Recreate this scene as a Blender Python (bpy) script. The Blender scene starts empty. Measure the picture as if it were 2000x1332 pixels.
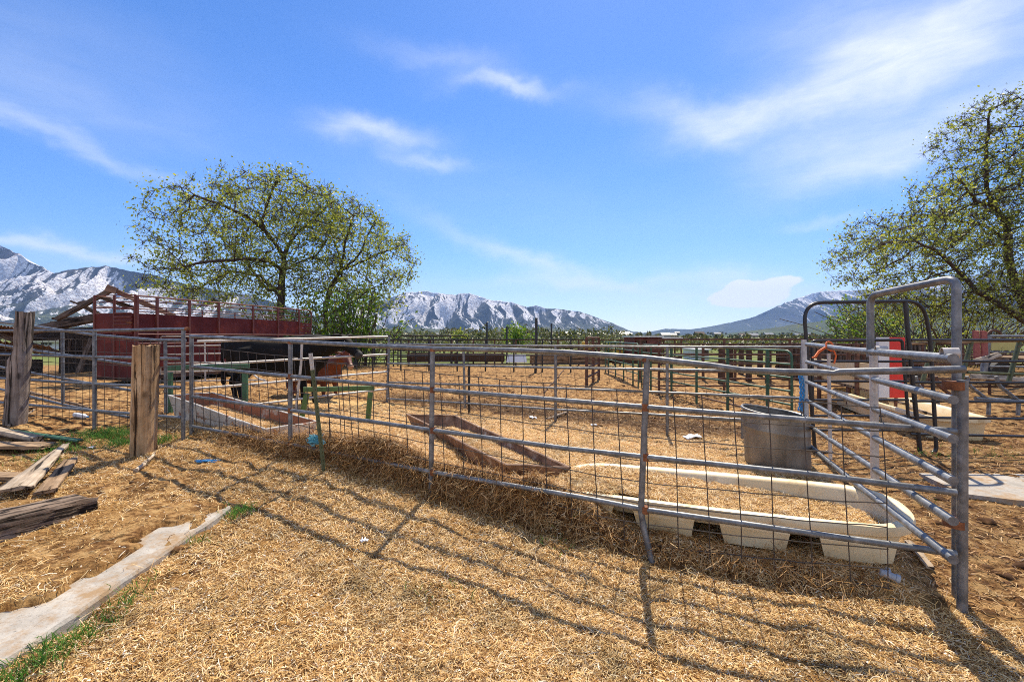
import bpy, math, random
import numpy as np
from mathutils import Vector, Matrix, Euler
random.seed(7); rng = np.random.default_rng(11)
D = bpy.data; SC = bpy.context.scene; COL = SC.collection
PI = math.pi
CAMZ = 1.64; F = 900.0; HZ = 657.0

def P(px, py, d):            # a point at depth d metres seen towards a direction measured on the photograph
    return Vector(((px-1000)/F*d, d, CAMZ-(py-HZ)/F*d))
def onl(px, py, A, B):       # the point of the vertical plane over ground line A-B in that direction
    k = (px-1000)/F
    dx, dy = B[0]-A[0], B[1]-A[1]
    t = (k*A[1]-A[0])/(dx-k*dy)
    return P(px, py, A[1]+t*dy)

# ------------------------------------------------------------------ noise + terrain
def _hash(ix, iy, s):
    h = (ix.astype(np.int64)*374761393 + iy.astype(np.int64)*668265263 + s*1442695) & 0x7fffffff
    h = ((h ^ (h >> 13))*1274126177) & 0x7fffffff
    h = (h ^ (h >> 16)) & 0xffff
    return h/65535.0
def vnoise(x, y, s=0):
    x = np.asarray(x, float); y = np.asarray(y, float)
    ix, iy = np.floor(x), np.floor(y); fx, fy = x-ix, y-iy
    fx = fx*fx*(3-2*fx); fy = fy*fy*(3-2*fy)
    a = _hash(ix, iy, s); b = _hash(ix+1, iy, s); c = _hash(ix, iy+1, s); d = _hash(ix+1, iy+1, s)
    return (a*(1-fx)+b*fx)*(1-fy)+(c*(1-fx)+d*fx)*fy
def fbm(x, y, o=4, s=0):
    v = 0; a = .5; t = 0
    for i in range(o):
        v = v+a*vnoise(x*2**i+17.3*i, y*2**i-9.1*i, s+i); t += a; a *= .5
    return v/t
def sstep(a, b, x):
    t = np.clip((np.asarray(x, float)-a)/(b-a), 0, 1); return t*t*(3-2*t)

class TPS:
    def __init__(s, pts):
        p = np.array(pts, float); s.xy = p[:, :2]; n = len(p)
        K = s.phi(np.linalg.norm(s.xy[:, None]-s.xy[None], axis=2)) + np.eye(n)*.02
        Q = np.hstack([np.ones((n, 1)), s.xy]); A = np.zeros((n+3, n+3))
        A[:n, :n] = K; A[:n, n:] = Q; A[n:, :n] = Q.T
        s.w = np.linalg.solve(A, np.hstack([p[:, 2], np.zeros(3)]))
    @staticmethod
    def phi(r): return np.where(r > 1e-9, r*r*np.log(np.maximum(r, 1e-9)), 0)
    def __call__(s, x, y):
        x = np.asarray(x, float); v = s.w[-3]+s.w[-2]*x+s.w[-1]*y
        for (a, b), w in zip(s.xy, s.w): v = v+w*s.phi(np.hypot(x-a, y-b))
        return v
FA = np.array((-3.56, 5.66)); FB = np.array((2.42, 2.80)); FL = np.linalg.norm(FB-FA)
FU = (FB-FA)/FL; FN = np.array((-FU[1], FU[0]))
OUT = TPS([(2.42,2.8,.0),(.87,3.36,-.05),(-.64,4.11,.11),(-1.4,4.55,.24),(-2.14,4.95,.31),(-3.56,5.66,.35),(-5.76,6.35,.38),(-7,6.5,.40),(-9,7.2,.42),
 (-2.3,2.1,.04),(-2.3,3.0,.07),(-2.3,3.8,.12),(0,2.2,0),(0,3,.02),(2.4,2.0,-.03),(-4,4,.19),(-4.3,2.6,.13),(-5.2,5.4,.29),(-8,4,.3),(-3.2,4.8,.24),(-1,3,.03),(5,2,0),(0,1,0),(-4,1,.08),(4,1,-.02)])
_in = []
for px, z in ((370,.47),(470,.48),(567,.50),(640,.54),(700,.58),(770,.52),(845,.43),(930,.41),(1000,.40),(1100,.37),(1150,.24),(1200,.13),(1260,.10),(1420,.09),(1600,.10),(1760,.09),(1870,.04)):
    q = onl(px, 657, FA, FB); _in.append((q.x+.12*FN[0], q.y+.12*FN[1], z))
INN = TPS(_in+[(-2.9,5.7,.36),(-4.7,7,.44),(-1.5,6,.36),(0,5.6,.22),(-.8,7,.25),(.15,4.45,.21),(-.45,5.3,.22),(1,6,.2),(2,6.6,.14),(-1,8.5,.22),(-2.5,9.2,.28),(3.3,5.4,.04),(2.6,7.2,.10),(3.9,6.1,.09),
 (6.5,6,.1),(5,4.2,.05),(3.6,3.2,.0),(8,5,.08),(-8,8,.40),(-10,13,.35),(0,13,.2),(5,11,0),(10,13,.05),(0,25,.2),(-12,25,.3),(15,25,0),(2,4,.12),(1.2,4.9,.22),(2.6,3.6,.11)])
SLX = -2.4                                   # right edge of the old concrete slab
def slabz(y): return .095+.048*(np.asarray(y, float)-2)
def slab_expo(x, y):                         # 1 where the slab shows, 0 where dirt lies on it
    w = np.interp(y, [1.6,2.2,2.6,3.0,3.4,3.9], [1.5,.8,.40,.21,.14,.12])
    n = fbm(x*2.6, y*2.6, 4, 5)+(fbm(x*11, y*11, 3, 6)-.5)*.30
    e = (x-SLX)+w+(n-.5)*1.0
    patch = sstep(.60,.66,fbm(x*1.7+4, y*3.1, 4, 21))*(y < 3.1)
    return np.maximum(sstep(-.03,.05,e), patch)
def base_z(x, y):
    x = np.asarray(x, float); y = np.asarray(y, float)
    s = (x-FA[0])*FN[0]+(y-FA[1])*FN[1]; t = ((x-FA[0])*FU[0]+(y-FA[1])*FU[1])/FL
    wob = (fbm(x*3.1, y*3.1, 3, 31)-.5)*.16
    wide = .10+.8*sstep(0,.6,-t)+.8*sstep(0,.5,t-1.0)
    k = sstep(-wide*.35, wide*1.1, s+wob*.6)
    xi = np.clip(x,-16,16); yi = np.clip(y,1,26)
    z = OUT(np.clip(x,-9,6), np.clip(y,1,8))*(1-k)+INN(xi, yi)*k
    far = sstep(14,26,np.maximum(y, np.abs(x)*1.2))
    return z*(1-far)+.12*far
def slab_in(x, y): return (x < SLX)*(y < 3.98)
def gz(x, y):
    x = np.asarray(x, float); y = np.asarray(y, float)
    z = base_z(x, y)
    near = 1-sstep(14,24,y)
    dirt = sstep(7.6,9.0,y+.25*x)
    z = z+near*(1-dirt)*(fbm(x*3.4+3,y*3.4,3,12)-.5)*.045+near*((fbm(x*1.6,y*1.6,3,1)-.5)*(.06-.02*dirt)+(fbm(x*6,y*6,3,2)-.5)*.05*(1-dirt*.2)+dirt*(fbm(x*11,y*11,4,3)-.5)*.12)
    e = slab_expo(x, y); sl = slabz(y)
    zs = sl+np.where(e > .5, -.03, .012+.035*fbm(x*5,y*5,3,8)+.02*sstep(0,1.5,SLX-x))
    m = slab_in(x, y)*sstep(0,.03,SLX-x)*sstep(4.2,3.9,y)
    m = m*sstep(0, .4, x+4.6) 
    return z*(1-m)+zs*m
def gzf(x, y): return float(gz(np.array([x]), np.array([y]))[0])
def G(px, py):                               # where that direction meets the ground
    d = 6.0
    for i in range(60):
        x = (px-1000)/F*d; z = gzf(x, d)
        nd = (CAMZ-z)*F/max(py-HZ, 1); d += (nd-d)*.6
    return Vector(((px-1000)/F*d, d, gzf((px-1000)/F*d, d)))

# ------------------------------------------------------------------ materials
def newmat(name):
    m = D.materials.new(name); m.use_nodes = True; nt = m.node_tree; nt.nodes.clear()
    o = nt.nodes.new('ShaderNodeOutputMaterial'); b = nt.nodes.new('ShaderNodeBsdfPrincipled')
    nt.links.new(b.outputs[0], o.inputs[0]); return m, nt, b
def nd(nt, typ, **kw):
    n = nt.nodes.new('ShaderNode'+typ)
    for k, v in kw.items():
        if k.startswith('i_'): n.inputs[k[2:].replace('_', ' ')].default_value = v
        else: setattr(n, k, v)
    return n
def ramp(nt, fac, stops):
    r = nt.nodes.new('ShaderNodeValToRGB'); nt.links.new(fac, r.inputs[0])
    e = r.color_ramp.elements
    while len(e) < len(stops): e.new(.5)
    for i, (p, c) in enumerate(stops):
        e[i].position = p
        e[i].color = (c[0], c[1], c[2], 1) if hasattr(c, '__len__') else (c, c, c, 1)
    return r.outputs[0]
def coords(nt, kind='Object', scale=(1,1,1), rot=(0,0,0)):
    t = nt.nodes.new('ShaderNodeTexCoord'); m = nt.nodes.new('ShaderNodeMapping')
    m.inputs['Scale'].default_value = scale; m.inputs['Rotation'].default_value = rot
    nt.links.new(t.outputs[kind], m.inputs[0]); return m.outputs[0]
def noise(nt, vec, scale, detail=5, rough=.6, dist=0):
    n = nd(nt, 'TexNoise', i_Scale=scale, i_Detail=detail, i_Roughness=rough, i_Distortion=dist)
    nt.links.new(vec, n.inputs['Vector']); return n.outputs['Fac']
def mix(nt, fac, a, b, mode='MIX'):
    n = nd(nt, 'MixRGB', blend_type=mode)
    for i, v in enumerate((fac, a, b)):
        if hasattr(v, 'default_value') or isinstance(v, bpy.types.NodeSocket): nt.links.new(v, n.inputs[i])
        elif i == 0: n.inputs[0].default_value = v
        else: n.inputs[i].default_value = (v[0], v[1], v[2], 1)
    return n.outputs[0]
def bump(nt, b, h, strength=.3, dist=.01):
    n = nd(nt, 'Bump', i_Strength=strength, i_Distance=dist); nt.links.new(h, n.inputs['Height'])
    nt.links.new(n.outputs[0], b.inputs['Normal']); return n
def paint(name, stops, rough=.5, metal=0, scale=6, stretch=(1,1,1), rust=None, rust_at=(.62,.7), rscale=9, bmp=.2, bd=.004, rot=(0,0,0), spec=.5):
    m, nt, b = newmat(name); v = coords(nt, 'Object', stretch, rot)
    c = ramp(nt, noise(nt, v, scale, 6, .65), stops)
    if rust:
        k = ramp(nt, noise(nt, coords(nt), rscale, 7, .68), ((rust_at[0], 0), (rust_at[1], 1)))
        c = mix(nt, k, c, rust)
        mr = nd(nt, 'MapRange'); nt.links.new(k, mr.inputs[0]); mr.inputs[3].default_value = rough; mr.inputs[4].default_value = .9
        nt.links.new(mr.outputs[0], b.inputs['Roughness'])
        if metal:
            mr2 = nd(nt, 'MapRange'); nt.links.new(k, mr2.inputs[0]); mr2.inputs[3].default_value = metal; mr2.inputs[4].default_value = 0
            nt.links.new(mr2.outputs[0], b.inputs['Metallic'])
    else:
        b.inputs['Roughness'].default_value = rough; b.inputs['Metallic'].default_value = metal
    b.inputs['Specular IOR Level'].default_value = spec
    nt.links.new(c, b.inputs['Base Color'])
    if bmp: bump(nt, b, noise(nt, coords(nt), scale*4, 6, .6), bmp, bd)
    return m
M = {}
M['galv'] = paint('galvanised', ((.3,(.085,.09,.098)),(.5,(.16,.168,.178)),(.72,(.29,.30,.315))), .45, .4, 14, (1,1,1), (.16,.055,.02), (.70,.78), 7)
M['galv_pale'] = paint('galvanised_pale', ((.3,(.36,.34,.32)),(.5,(.47,.44,.41)),(.72,(.58,.55,.51))), .55, .3, 14, (1,1,1), (.20,.10,.05), (.60,.72), 14)
M['tank'] = paint('tank_steel', ((.3,(.12,.115,.108)),(.5,(.19,.182,.17)),(.7,(.28,.27,.25))), .42, .6, 3, (2,2,.5), (.30,.20,.12), (.60,.8), 3)
M['wire'] = paint('wire', ((.3,(.04,.032,.026)),(.6,(.08,.062,.052)),(.8,(.14,.105,.085))), .65, .2, 9, bmp=0)
M['rust'] = paint('rust', ((.3,(.09,.03,.012)),(.5,(.20,.07,.025)),(.7,(.33,.13,.05))), .85, 0, 20)
M['rust_pipe'] = paint('rusty_pipe', ((.3,(.05,.022,.014)),(.5,(.11,.05,.03)),(.7,(.20,.10,.06))), .75, .1, 12)
M['rust_trough'] = paint('rusty_trough', ((.3,(.10,.05,.03)),(.5,(.20,.115,.07)),(.7,(.34,.22,.145))), .8, 0, 6, (1,1,1), (.42,.38,.33), (.6,.7), 3)
M['white_trough'] = paint('chipped_white', ((.3,(.40,.37,.33)),(.5,(.52,.49,.45)),(.72,(.64,.61,.57))), .6, 0, 5, (1,1,1), (.26,.10,.05), (.55,.60), 4)
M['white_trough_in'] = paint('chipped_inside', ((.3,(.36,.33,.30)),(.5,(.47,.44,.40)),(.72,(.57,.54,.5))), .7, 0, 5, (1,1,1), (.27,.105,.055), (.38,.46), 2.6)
M['black'] = paint('black_paint', ((.3,(.008,.008,.011)),(.7,(.02,.02,.024))), .4, 0, 10, (1,1,1), (.10,.09,.085), (.72,.8), 11)
M['green'] = paint('green_paint', ((.3,(.02,.065,.035)),(.6,(.04,.12,.06)),(.8,(.08,.17,.10))), .5, 0, 9, (1,1,1), (.13,.06,.03), (.63,.74), 8)
M['greenb'] = paint('bright_green_paint', ((.3,(.035,.085,.022)),(.6,(.065,.14,.04)),(.8,(.11,.19,.075))), .55, 0, 9, (1,1,1), (.16,.11,.05), (.62,.74), 8)
M['olive'] = paint('olive_steel', ((.3,(.05,.06,.025)),(.6,(.10,.115,.05)),(.8,(.17,.18,.09))), .6, .1, 9, (1,1,1), (.16,.09,.05), (.60,.72), 14)
M['red'] = paint('maroon_paint', ((.25,(.055,.009,.009)),(.5,(.105,.018,.016)),(.75,(.17,.038,.032))), .65, 0, 1.5, (1,1,1), (.24,.05,.03), (.54,.70), 1.6, spec=.2)
M['redrail'] = paint('maroon_rail', ((.3,(.08,.017,.014)),(.6,(.15,.038,.028)),(.8,(.23,.08,.055))), .6, 0, 5)
M['bright_red'] = paint('signal_red', ((.3,(.58,.018,.012)),(.7,(.68,.03,.02))), .4, 0, 3)
M['white'] = paint('white_paint', ((.3,(.62,.62,.63)),(.7,(.75,.75,.76))), .5, 0, 4)
M['cream'] = paint('cream_plastic', ((.25,(.58,.38,.15)),(.42,(.72,.55,.30)),(.65,(.80,.69,.47))), .42, 0, 1.6, (1,1,2), (.34,.20,.08), (.58,.80), 4, bmp=.15)
M['cream'].node_tree.nodes['Principled BSDF'].inputs['Subsurface Weight'].default_value = .0
M['yellow'] = paint('yellow_paint', ((.3,(.5,.27,.02)),(.7,(.62,.38,.05))), .5, 0, 4)
M['yellowgreen'] = paint('faded_yellow', ((.3,(.36,.33,.10)),(.7,(.5,.46,.18))), .6, 0, 4, rust=(.1,.07,.05), rust_at=(.6,.68), rscale=6)
M['dark'] = paint('dark_timber', ((.3,(.03,.016,.010)),(.6,(.07,.036,.022)),(.8,(.13,.08,.05))), .85, 0, 4, (.3,1,3))
M['rubber'] = paint('rubber', ((.3,(.012,.012,.012)),(.7,(.03,.03,.03))), .8, 0, 9)
M['blue'] = paint('blue_rope', ((.3,(.02,.17,.42)),(.7,(.06,.32,.62))), .7, 0, 30)
M['teal'] = paint('teal_twine', ((.3,(.06,.27,.36)),(.7,(.16,.48,.58))), .8, 0, 30)
M['orange'] = paint('orange_twine', ((.3,(.62,.10,.02)),(.7,(.75,.18,.04))), .7, 0, 30)
M['paper'] = paint('paper_scrap', ((.3,(.62,.66,.75)),(.7,(.78,.80,.85))), .8, 0, 8)
M['pvc'] = paint('grey_pvc', ((.3,(.28,.31,.37)),(.7,(.38,.42,.48))), .55, 0, 9)
M['cow_black'] = paint('black_hide', ((.3,(.005,.0045,.005)),(.6,(.010,.009,.009)),(.8,(.035,.016,.010))), .75, 0, 3, (1,1,1), bmp=.35, bd=.008, spec=.15)
M['cow_red'] = paint('red_hide', ((.3,(.09,.018,.007)),(.6,(.18,.042,.014)),(.8,(.30,.09,.035))), .62, 0, 4, bmp=.4, bd=.01)
M['muzzle'] = paint('muzzle', ((.3,(.33,.17,.10)),(.7,(.45,.27,.17))), .5, 0, 5)
M['eye'] = paint('eye', ((.3,(.004,.004,.004)),(.7,(.008,.006,.005))), .12, 0, 5, bmp=0)

def woodmat(name, cols, axis, scale=9, crack=.55):
    m, nt, b = newmat(name)
    st = [13, 13, 13]; st[axis] = 1.0
    v = coords(nt, 'Object', tuple(st))
    w = noise(nt, v, scale*.16, 8, .65, .6)
    c = ramp(nt, w, ((.28, cols[0]), (.5, cols[1]), (.72, cols[2])))
    st2 = [11, 11, 11]; st2[axis] = .55
    ck = noise(nt, coords(nt, 'Object', tuple(st2)), 1.8, 5, .6, .5)
    k = ramp(nt, ck, ((crack-.16, 1), (crack-.10, 0)))
    kn = nd(nt, 'TexVoronoi', i_Scale=1.0); st3 = [4.5]*3; st3[axis] = 2.6; nt.links.new(coords(nt, 'Object', tuple(st3)), kn.inputs['Vector'])
    c = mix(nt, ramp(nt, kn.outputs['Distance'], ((.07, .75), (.16, 0))), c, tuple(x*.5 for x in cols[0]))
    c = mix(nt, k, c, tuple(x*.22 for x in cols[0]))
    pt = ramp(nt, noise(nt, coords(nt), 5, 4, .6), ((.35, .62), (.7, 1.12)))
    c = mix(nt, 1.0, c, pt, 'MULTIPLY')
    nt.links.new(c, b.inputs['Base Color']); b.inputs['Roughness'].default_value = .88
    b.inputs['Specular IOR Level'].default_value = .2
    hh = nd(nt, 'Math', operation='SUBTRACT'); nt.links.new(w, hh.inputs[0]); nt.links.new(k, hh.inputs[1])
    bump(nt, b, hh.outputs[0], .8, .014)
    return m
M['post_grey'] = woodmat('weathered_post', ((.13,.095,.078),(.25,.20,.17),(.40,.34,.30)), 2)
M['post_tan'] = woodmat('tan_post', ((.24,.13,.06),(.46,.29,.15),(.62,.46,.29)), 2)
M['plank'] = woodmat('grey_plank', ((.22,.16,.11),(.42,.33,.24),(.58,.49,.39)), 0)
M['plank_brown'] = woodmat('brown_plank', ((.15,.095,.055),(.30,.20,.12),(.45,.33,.22)), 0)
M['beam'] = woodmat('old_beam', ((.085,.055,.038),(.22,.155,.11),(.42,.34,.27)), 0, 9, .56)
M['redboard'] = paint('faded_red_board', ((.3,(.22,.05,.04)),(.7,(.36,.11,.085))), .8, 0, 5, (3,3,.6))
M['barn'] = woodmat('barn_wood', ((.05,.034,.026),(.12,.085,.065),(.24,.185,.15)), 0)
M['barn_dark'] = woodmat('barn_board', ((.025,.020,.018),(.06,.048,.042),(.12,.10,.09)), 2)
M['tin'] = paint('rusty_tin', ((.3,(.10,.045,.025)),(.5,(.19,.10,.06)),(.75,(.30,.2,.15))), .7, .2, 2)

# concrete
m, nt, b = newmat('concrete'); v = coords(nt)
c = ramp(nt, noise(nt, v, 3, 8, .7), ((.3,(.23,.21,.18)),(.5,(.37,.34,.30)),(.72,(.48,.45,.40))))
sp = ramp(nt, noise(nt, v, 55, 3, .7), ((.30, .45), (.42, 1)))
c = mix(nt, .85, c, sp, 'MULTIPLY')
k = ramp(nt, noise(nt, v, 4.5, 8, .72), ((.47, 0), (.62, 1)))
c = mix(nt, k, c, (.31,.21,.12)); nt.links.new(c, b.inputs[0]); b.inputs['Roughness'].default_value = .92
b.inputs['Specular IOR Level'].default_value = .2
bump(nt, b, noise(nt, v, 40, 6, .7), .6, .008); M['concrete'] = m

# straw strands and grass blades: each strand its own tone
def strandmat(name, stops, trans=.25):
    m, nt, b = newmat(name)
    g = nd(nt, 'NewGeometry'); c = ramp(nt, g.outputs['Random Per Island'], stops)
    cl = ramp(nt, noise(nt, coords(nt), 1.6, 6, .7), ((.34, .52), (.47, .95), (.7, 1.08)))
    c = mix(nt, 1.0, c, cl, 'MULTIPLY')
    nt.links.new(c, b.inputs[0]); b.inputs['Roughness'].default_value = .55; b.inputs['Specular IOR Level'].default_value = .3
    t = nd(nt, 'BsdfTranslucent'); nt.links.new(c, t.inputs[0]); mx = nd(nt, 'MixShader'); mx.inputs[0].default_value = trans
    nt.links.new(b.outputs[0], mx.inputs[1]); nt.links.new(t.outputs[0], mx.inputs[2])
    nt.links.new(mx.outputs[0], nt.nodes['Material Output'].inputs[0]); return m
M['straw'] = strandmat('straw', ((0,(.10,.045,.016)),(.16,(.34,.175,.058)),(.4,(.66,.40,.135)),(.7,(.82,.58,.25)),(.9,(.90,.72,.41)),(1,(.92,.85,.70))))
M['straw_pale'] = strandmat('pale_straw', ((0,(.34,.17,.05)),(.25,(.62,.37,.13)),(.6,(.78,.53,.24)),(1,(.87,.74,.50))))
M['straw_dirty'] = strandmat('dirty_straw', ((0,(.08,.036,.014)),(.35,(.28,.135,.042)),(.7,(.54,.30,.10)),(1,(.76,.54,.28))))
M['grass'] = strandmat('grass_blades', ((0,(.045,.13,.014)),(.5,(.09,.23,.03)),(1,(.20,.36,.08))), .4)

M['clod'] = paint('clod', ((.3,(.022,.012,.008)),(.5,(.085,.042,.02)),(.7,(.24,.13,.055))), .95, 0, 3, bmp=.5, bd=.02, spec=.1)
M['chaff'] = strandmat('chaff', ((0,(.55,.34,.13)),(.6,(.82,.66,.42)),(1,(.92,.88,.80))), .15)
# ground
m, nt, b = newmat('ground'); v = coords(nt)
def attr(nm):
    a = nd(nt, 'Attribute', attribute_name=nm); return a.outputs['Fac']
strawc = ramp(nt, noise(nt, v, 38, 6, .75, 1.5), ((.33,(.05,.022,.009)),(.45,(.24,.115,.036)),(.58,(.50,.29,.10)),(.75,(.72,.50,.24))))
big = ramp(nt, noise(nt, v, 1.3, 4, .6), ((.3, .70), (.7, 1.1)))
strawc = mix(nt, 1.0, strawc, big, 'MULTIPLY')
dirtc = ramp(nt, noise(nt, v, 7, 9, .72), ((.36,(.04,.020,.010)),(.45,(.17,.080,.028)),(.54,(.40,.235,.095)),(.72,(.60,.42,.20))))
clod = ramp(nt, noise(nt, v, 16, 4, .6), ((.36, .18), (.46, 1)))
dirtc = mix(nt, .8, dirtc, clod, 'MULTIPLY')
manure = ramp(nt, noise(nt, v, 9, 6, .7), ((.35,(.025,.014,.009)),(.6,(.075,.042,.024)),(.75,(.19,.12,.06))))
bank = ramp(nt, noise(nt, v, 13, 7, .75), ((.3,(.025,.012,.006)),(.5,(.11,.05,.018)),(.7,(.27,.14,.05))))
gras = ramp(nt, noise(nt, coords(nt, 'Object', (.06,.02,.05)), 1.0, 6, .7), ((.3,(.075,.10,.03)),(.5,(.13,.165,.045)),(.7,(.22,.20,.09))))
c = mix(nt, attr('yard'), dirtc, mix(nt, .30, dirtc, (.05,.028,.016))); penc = ramp(nt, noise(nt, v, 38, 6, .75, 1.5), ((.32,(.26,.135,.05)),(.47,(.55,.35,.14)),(.66,(.80,.60,.32)))); c = mix(nt, attr('straw'), c, mix(nt, attr('pen'), strawc, penc)); c = mix(nt, attr('manure'), c, manure); c = mix(nt, attr('bank'), c, bank); c = mix(nt, attr('pasture'), c, gras)
nt.links.new(c, b.inputs[0]); b.inputs['Roughness'].default_value = .95; b.inputs['Specular IOR Level'].default_value = .1
bump(nt, b, noise(nt, v, 30, 7, .75), .9, .03); M['ground'] = m

m, nt, b = newmat('bedding'); v = coords(nt)
c = ramp(nt, noise(nt, v, 42, 6, .75, 1.5), ((.32,(.20,.10,.035)),(.47,(.50,.31,.12)),(.66,(.78,.58,.30)))); nt.links.new(c, b.inputs[0]); b.inputs['Roughness'].default_value = .95; bump(nt, b, noise(nt, v, 30, 7, .75), .9, .03); M['bedding'] = m
# bark / leaves
m, nt, b = newmat('bark'); v = coords(nt, 'Object', (6,6,1.2))
c = ramp(nt, noise(nt, v, 1.4, 6, .7), ((.3,(.028,.019,.015)),(.55,(.07,.05,.04)),(.75,(.13,.10,.085))))
nt.links.new(c, b.inputs[0]); b.inputs['Roughness'].default_value = .95; bump(nt, b, noise(nt, v, 3, 5, .7), .8, .03); M['bark'] = m
def leafmat(name, stops, trans=.45):
    m, nt, b = newmat(name); g = nd(nt, 'NewGeometry')
    c = ramp(nt, g.outputs['Random Per Island'], stops); nt.links.new(c, b.inputs[0]); b.inputs['Roughness'].default_value = .5
    b.inputs['Specular IOR Level'].default_value = .3
    t = nd(nt, 'BsdfTranslucent'); nt.links.new(mix(nt, 1.0, c, (1.25,1.15,.55), 'MULTIPLY'), t.inputs[0]); mx = nd(nt, 'MixShader'); mx.inputs[0].default_value = trans
    nt.links.new(b.outputs[0], mx.inputs[1]); nt.links.new(t.outputs[0], mx.inputs[2]); nt.links.new(mx.outputs[0], nt.nodes['Material Output'].inputs[0]); return m
M['leaf'] = leafmat('elm_leaves', ((0,(.15,.195,.04)),(.5,(.25,.31,.065)),(1,(.38,.43,.14))))
M['leaf_bright'] = leafmat('shoot_leaves', ((0,(.07,.15,.018)),(.5,(.13,.23,.03)),(1,(.22,.32,.06))))
M['leaf_far'] = leafmat('far_leaves', ((0,(.03,.045,.02)),(.3,(.07,.08,.035)),(.55,(.13,.11,.075)),(.8,(.14,.17,.05)),(1,(.22,.23,.08))), .2)
M['twig'] = paint('twigs', ((.3,(.05,.036,.028)),(.7,(.11,.085,.07))), .9, 0, 4, bmp=0)

# ------------------------------------------------------------------ mesh helpers
class MB:
    def __init__(s): s.v = []; s.f = []
    def add(s, v, f):
        o = len(s.v); s.v += [tuple(p) for p in v]; s.f += [tuple(i+o for i in q) for q in f]; return s
    def box(s, c, sx, sy, sz, R=None):
        R = R or Matrix.Identity(3); c = Vector(c)
        v = [c+R @ Vector((x*sx/2, y*sy/2, z*sz/2)) for x in (-1,1) for y in (-1,1) for z in (-1,1)]
        return s.add(v, [(0,1,3,2),(4,6,7,5),(0,4,5,1),(2,3,7,6),(0,2,6,4),(1,5,7,3)])
    def tube(s, pts, r, n=10, caps=True, flat=None):
        pts = [Vector(p) for p in pts]; k = len(pts); rs = r if hasattr(r, '__len__') else [r]*k
        ring = []; up = None
        for i in range(k):
            t = (pts[min(i+1,k-1)]-pts[max(i-1,0)]).normalized()
            if up is None:
                a = Vector((0,0,1)) if abs(t.z) < .9 else Vector((1,0,0)); up = (a-t*a.dot(t)).normalized()
            else: up = (up-t*up.dot(t)).normalized()
            sd = t.cross(up); ring.append([pts[i]+rs[i]*(up*math.sin(2*PI*j/n)*(flat or 1)+sd*math.cos(2*PI*j/n)) for j in range(n)])
        v = [p for q in ring for p in q]
        f = [(i*n+j, i*n+(j+1)%n, (i+1)*n+(j+1)%n, (i+1)*n+j) for i in range(k-1) for j in range(n)]
        if caps: f += [tuple(range(n-1,-1,-1)), tuple((k-1)*n+j for j in range(n))]
        return s.add(v, f)
    def quad(s, a, b, c, d): return s.add([a,b,c,d], [(0,1,2,3)])
    def slabq(s, a, b, c, d, th):     # a quad given depth th against its normal
        a,b,c,d = map(Vector, (a,b,c,d)); n = (b-a).cross(d-a).normalized()*th
        return s.add([a,b,c,d,a-n,b-n,c-n,d-n], [(0,1,2,3),(7,6,5,4),(0,4,5,1),(1,5,6,2),(2,6,7,3),(3,7,4,0)])
    def mesh(s, name):
        me = D.meshes.new(name); me.from_pydata([tuple(p) for p in s.v], [], s.f); me.update(); return me
    def build(s, name, mat, parent=None, smooth=True, bevel=0):
        o = D.objects.new(name, None) if not s.v else None
        if parent is not None:
            L = parent.location; s.v = [(p[0]-L.x, p[1]-L.y, p[2]-L.z) for p in s.v]
            if parent.get('_off'):
                q = parent['_off']; s.v = [(p[0]-q[0], p[1]-q[1], p[2]-q[2]) for p in s.v]
            me = s.mesh(name)
        else:
            c = Vector([sum(p[i] for p in s.v)/len(s.v) for i in range(3)]); c.z = min(p[2] for p in s.v)
            s.v = [(p[0]-c.x, p[1]-c.y, p[2]-c.z) for p in s.v]; me = s.mesh(name)
        o = D.objects.new(name, me); COL.objects.link(o); me.materials.append(mat if not isinstance(mat, str) else M[mat])
        if parent is not None:
            o.parent = parent
            if parent.type == 'MESH': o['_off'] = tuple(parent.location+Vector(parent.get('_off', (0,0,0))))
            else: o['_off'] = tuple(parent.location)
        else: o.location = c
        if smooth: smooth_by_angle(me)
        if bevel:
            bv = o.modifiers.new('bevel', 'BEVEL'); bv.width = bevel; bv.segments = 2; bv.limit_method = 'ANGLE'
        return o
def smooth_by_angle(me, ang=40):
    me.shade_smooth()
    try: me.set_sharp_from_angle(angle=math.radians(ang))
    except Exception: pass
def arc(c, a, b, n=6):       # quarter-round between a and b about corner c
    a, b, c = Vector(a), Vector(b), Vector(c)
    return [a*(1-t)**2+c*2*t*(1-t)+b*t*t for t in [i/n for i in range(n+1)]]
def fillet(pts, r, n=5):
    pts = [Vector(p) for p in pts]; out = [pts[0]]
    for i in range(1, len(pts)-1):
        p = pts[i]; u = (pts[i-1]-p); w = (pts[i+1]-p); rr = min(r, u.length*.45, w.length*.45)
        out += arc(p, p+u.normalized()*rr, p+w.normalized()*rr, n)
    return out+[pts[-1]]
def tag(o, label, cat, group=None, kind=None):
    if label: o['label'] = label
    if cat: o['category'] = cat
    if group: o['group'] = group
    if kind: o['kind'] = kind
    return o
def thing(name, loc, label, cat, group=None):
    o = D.objects.new(name, None); COL.objects.link(o); o.location = Vector(loc); o.empty_display_size = .2
    return tag(o, label, cat, group)
def pipe(name, pts, r, mat, parent, n=10, flat=None): return MB().tube(pts, r, n, True, flat).build(name, mat, parent)
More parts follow.
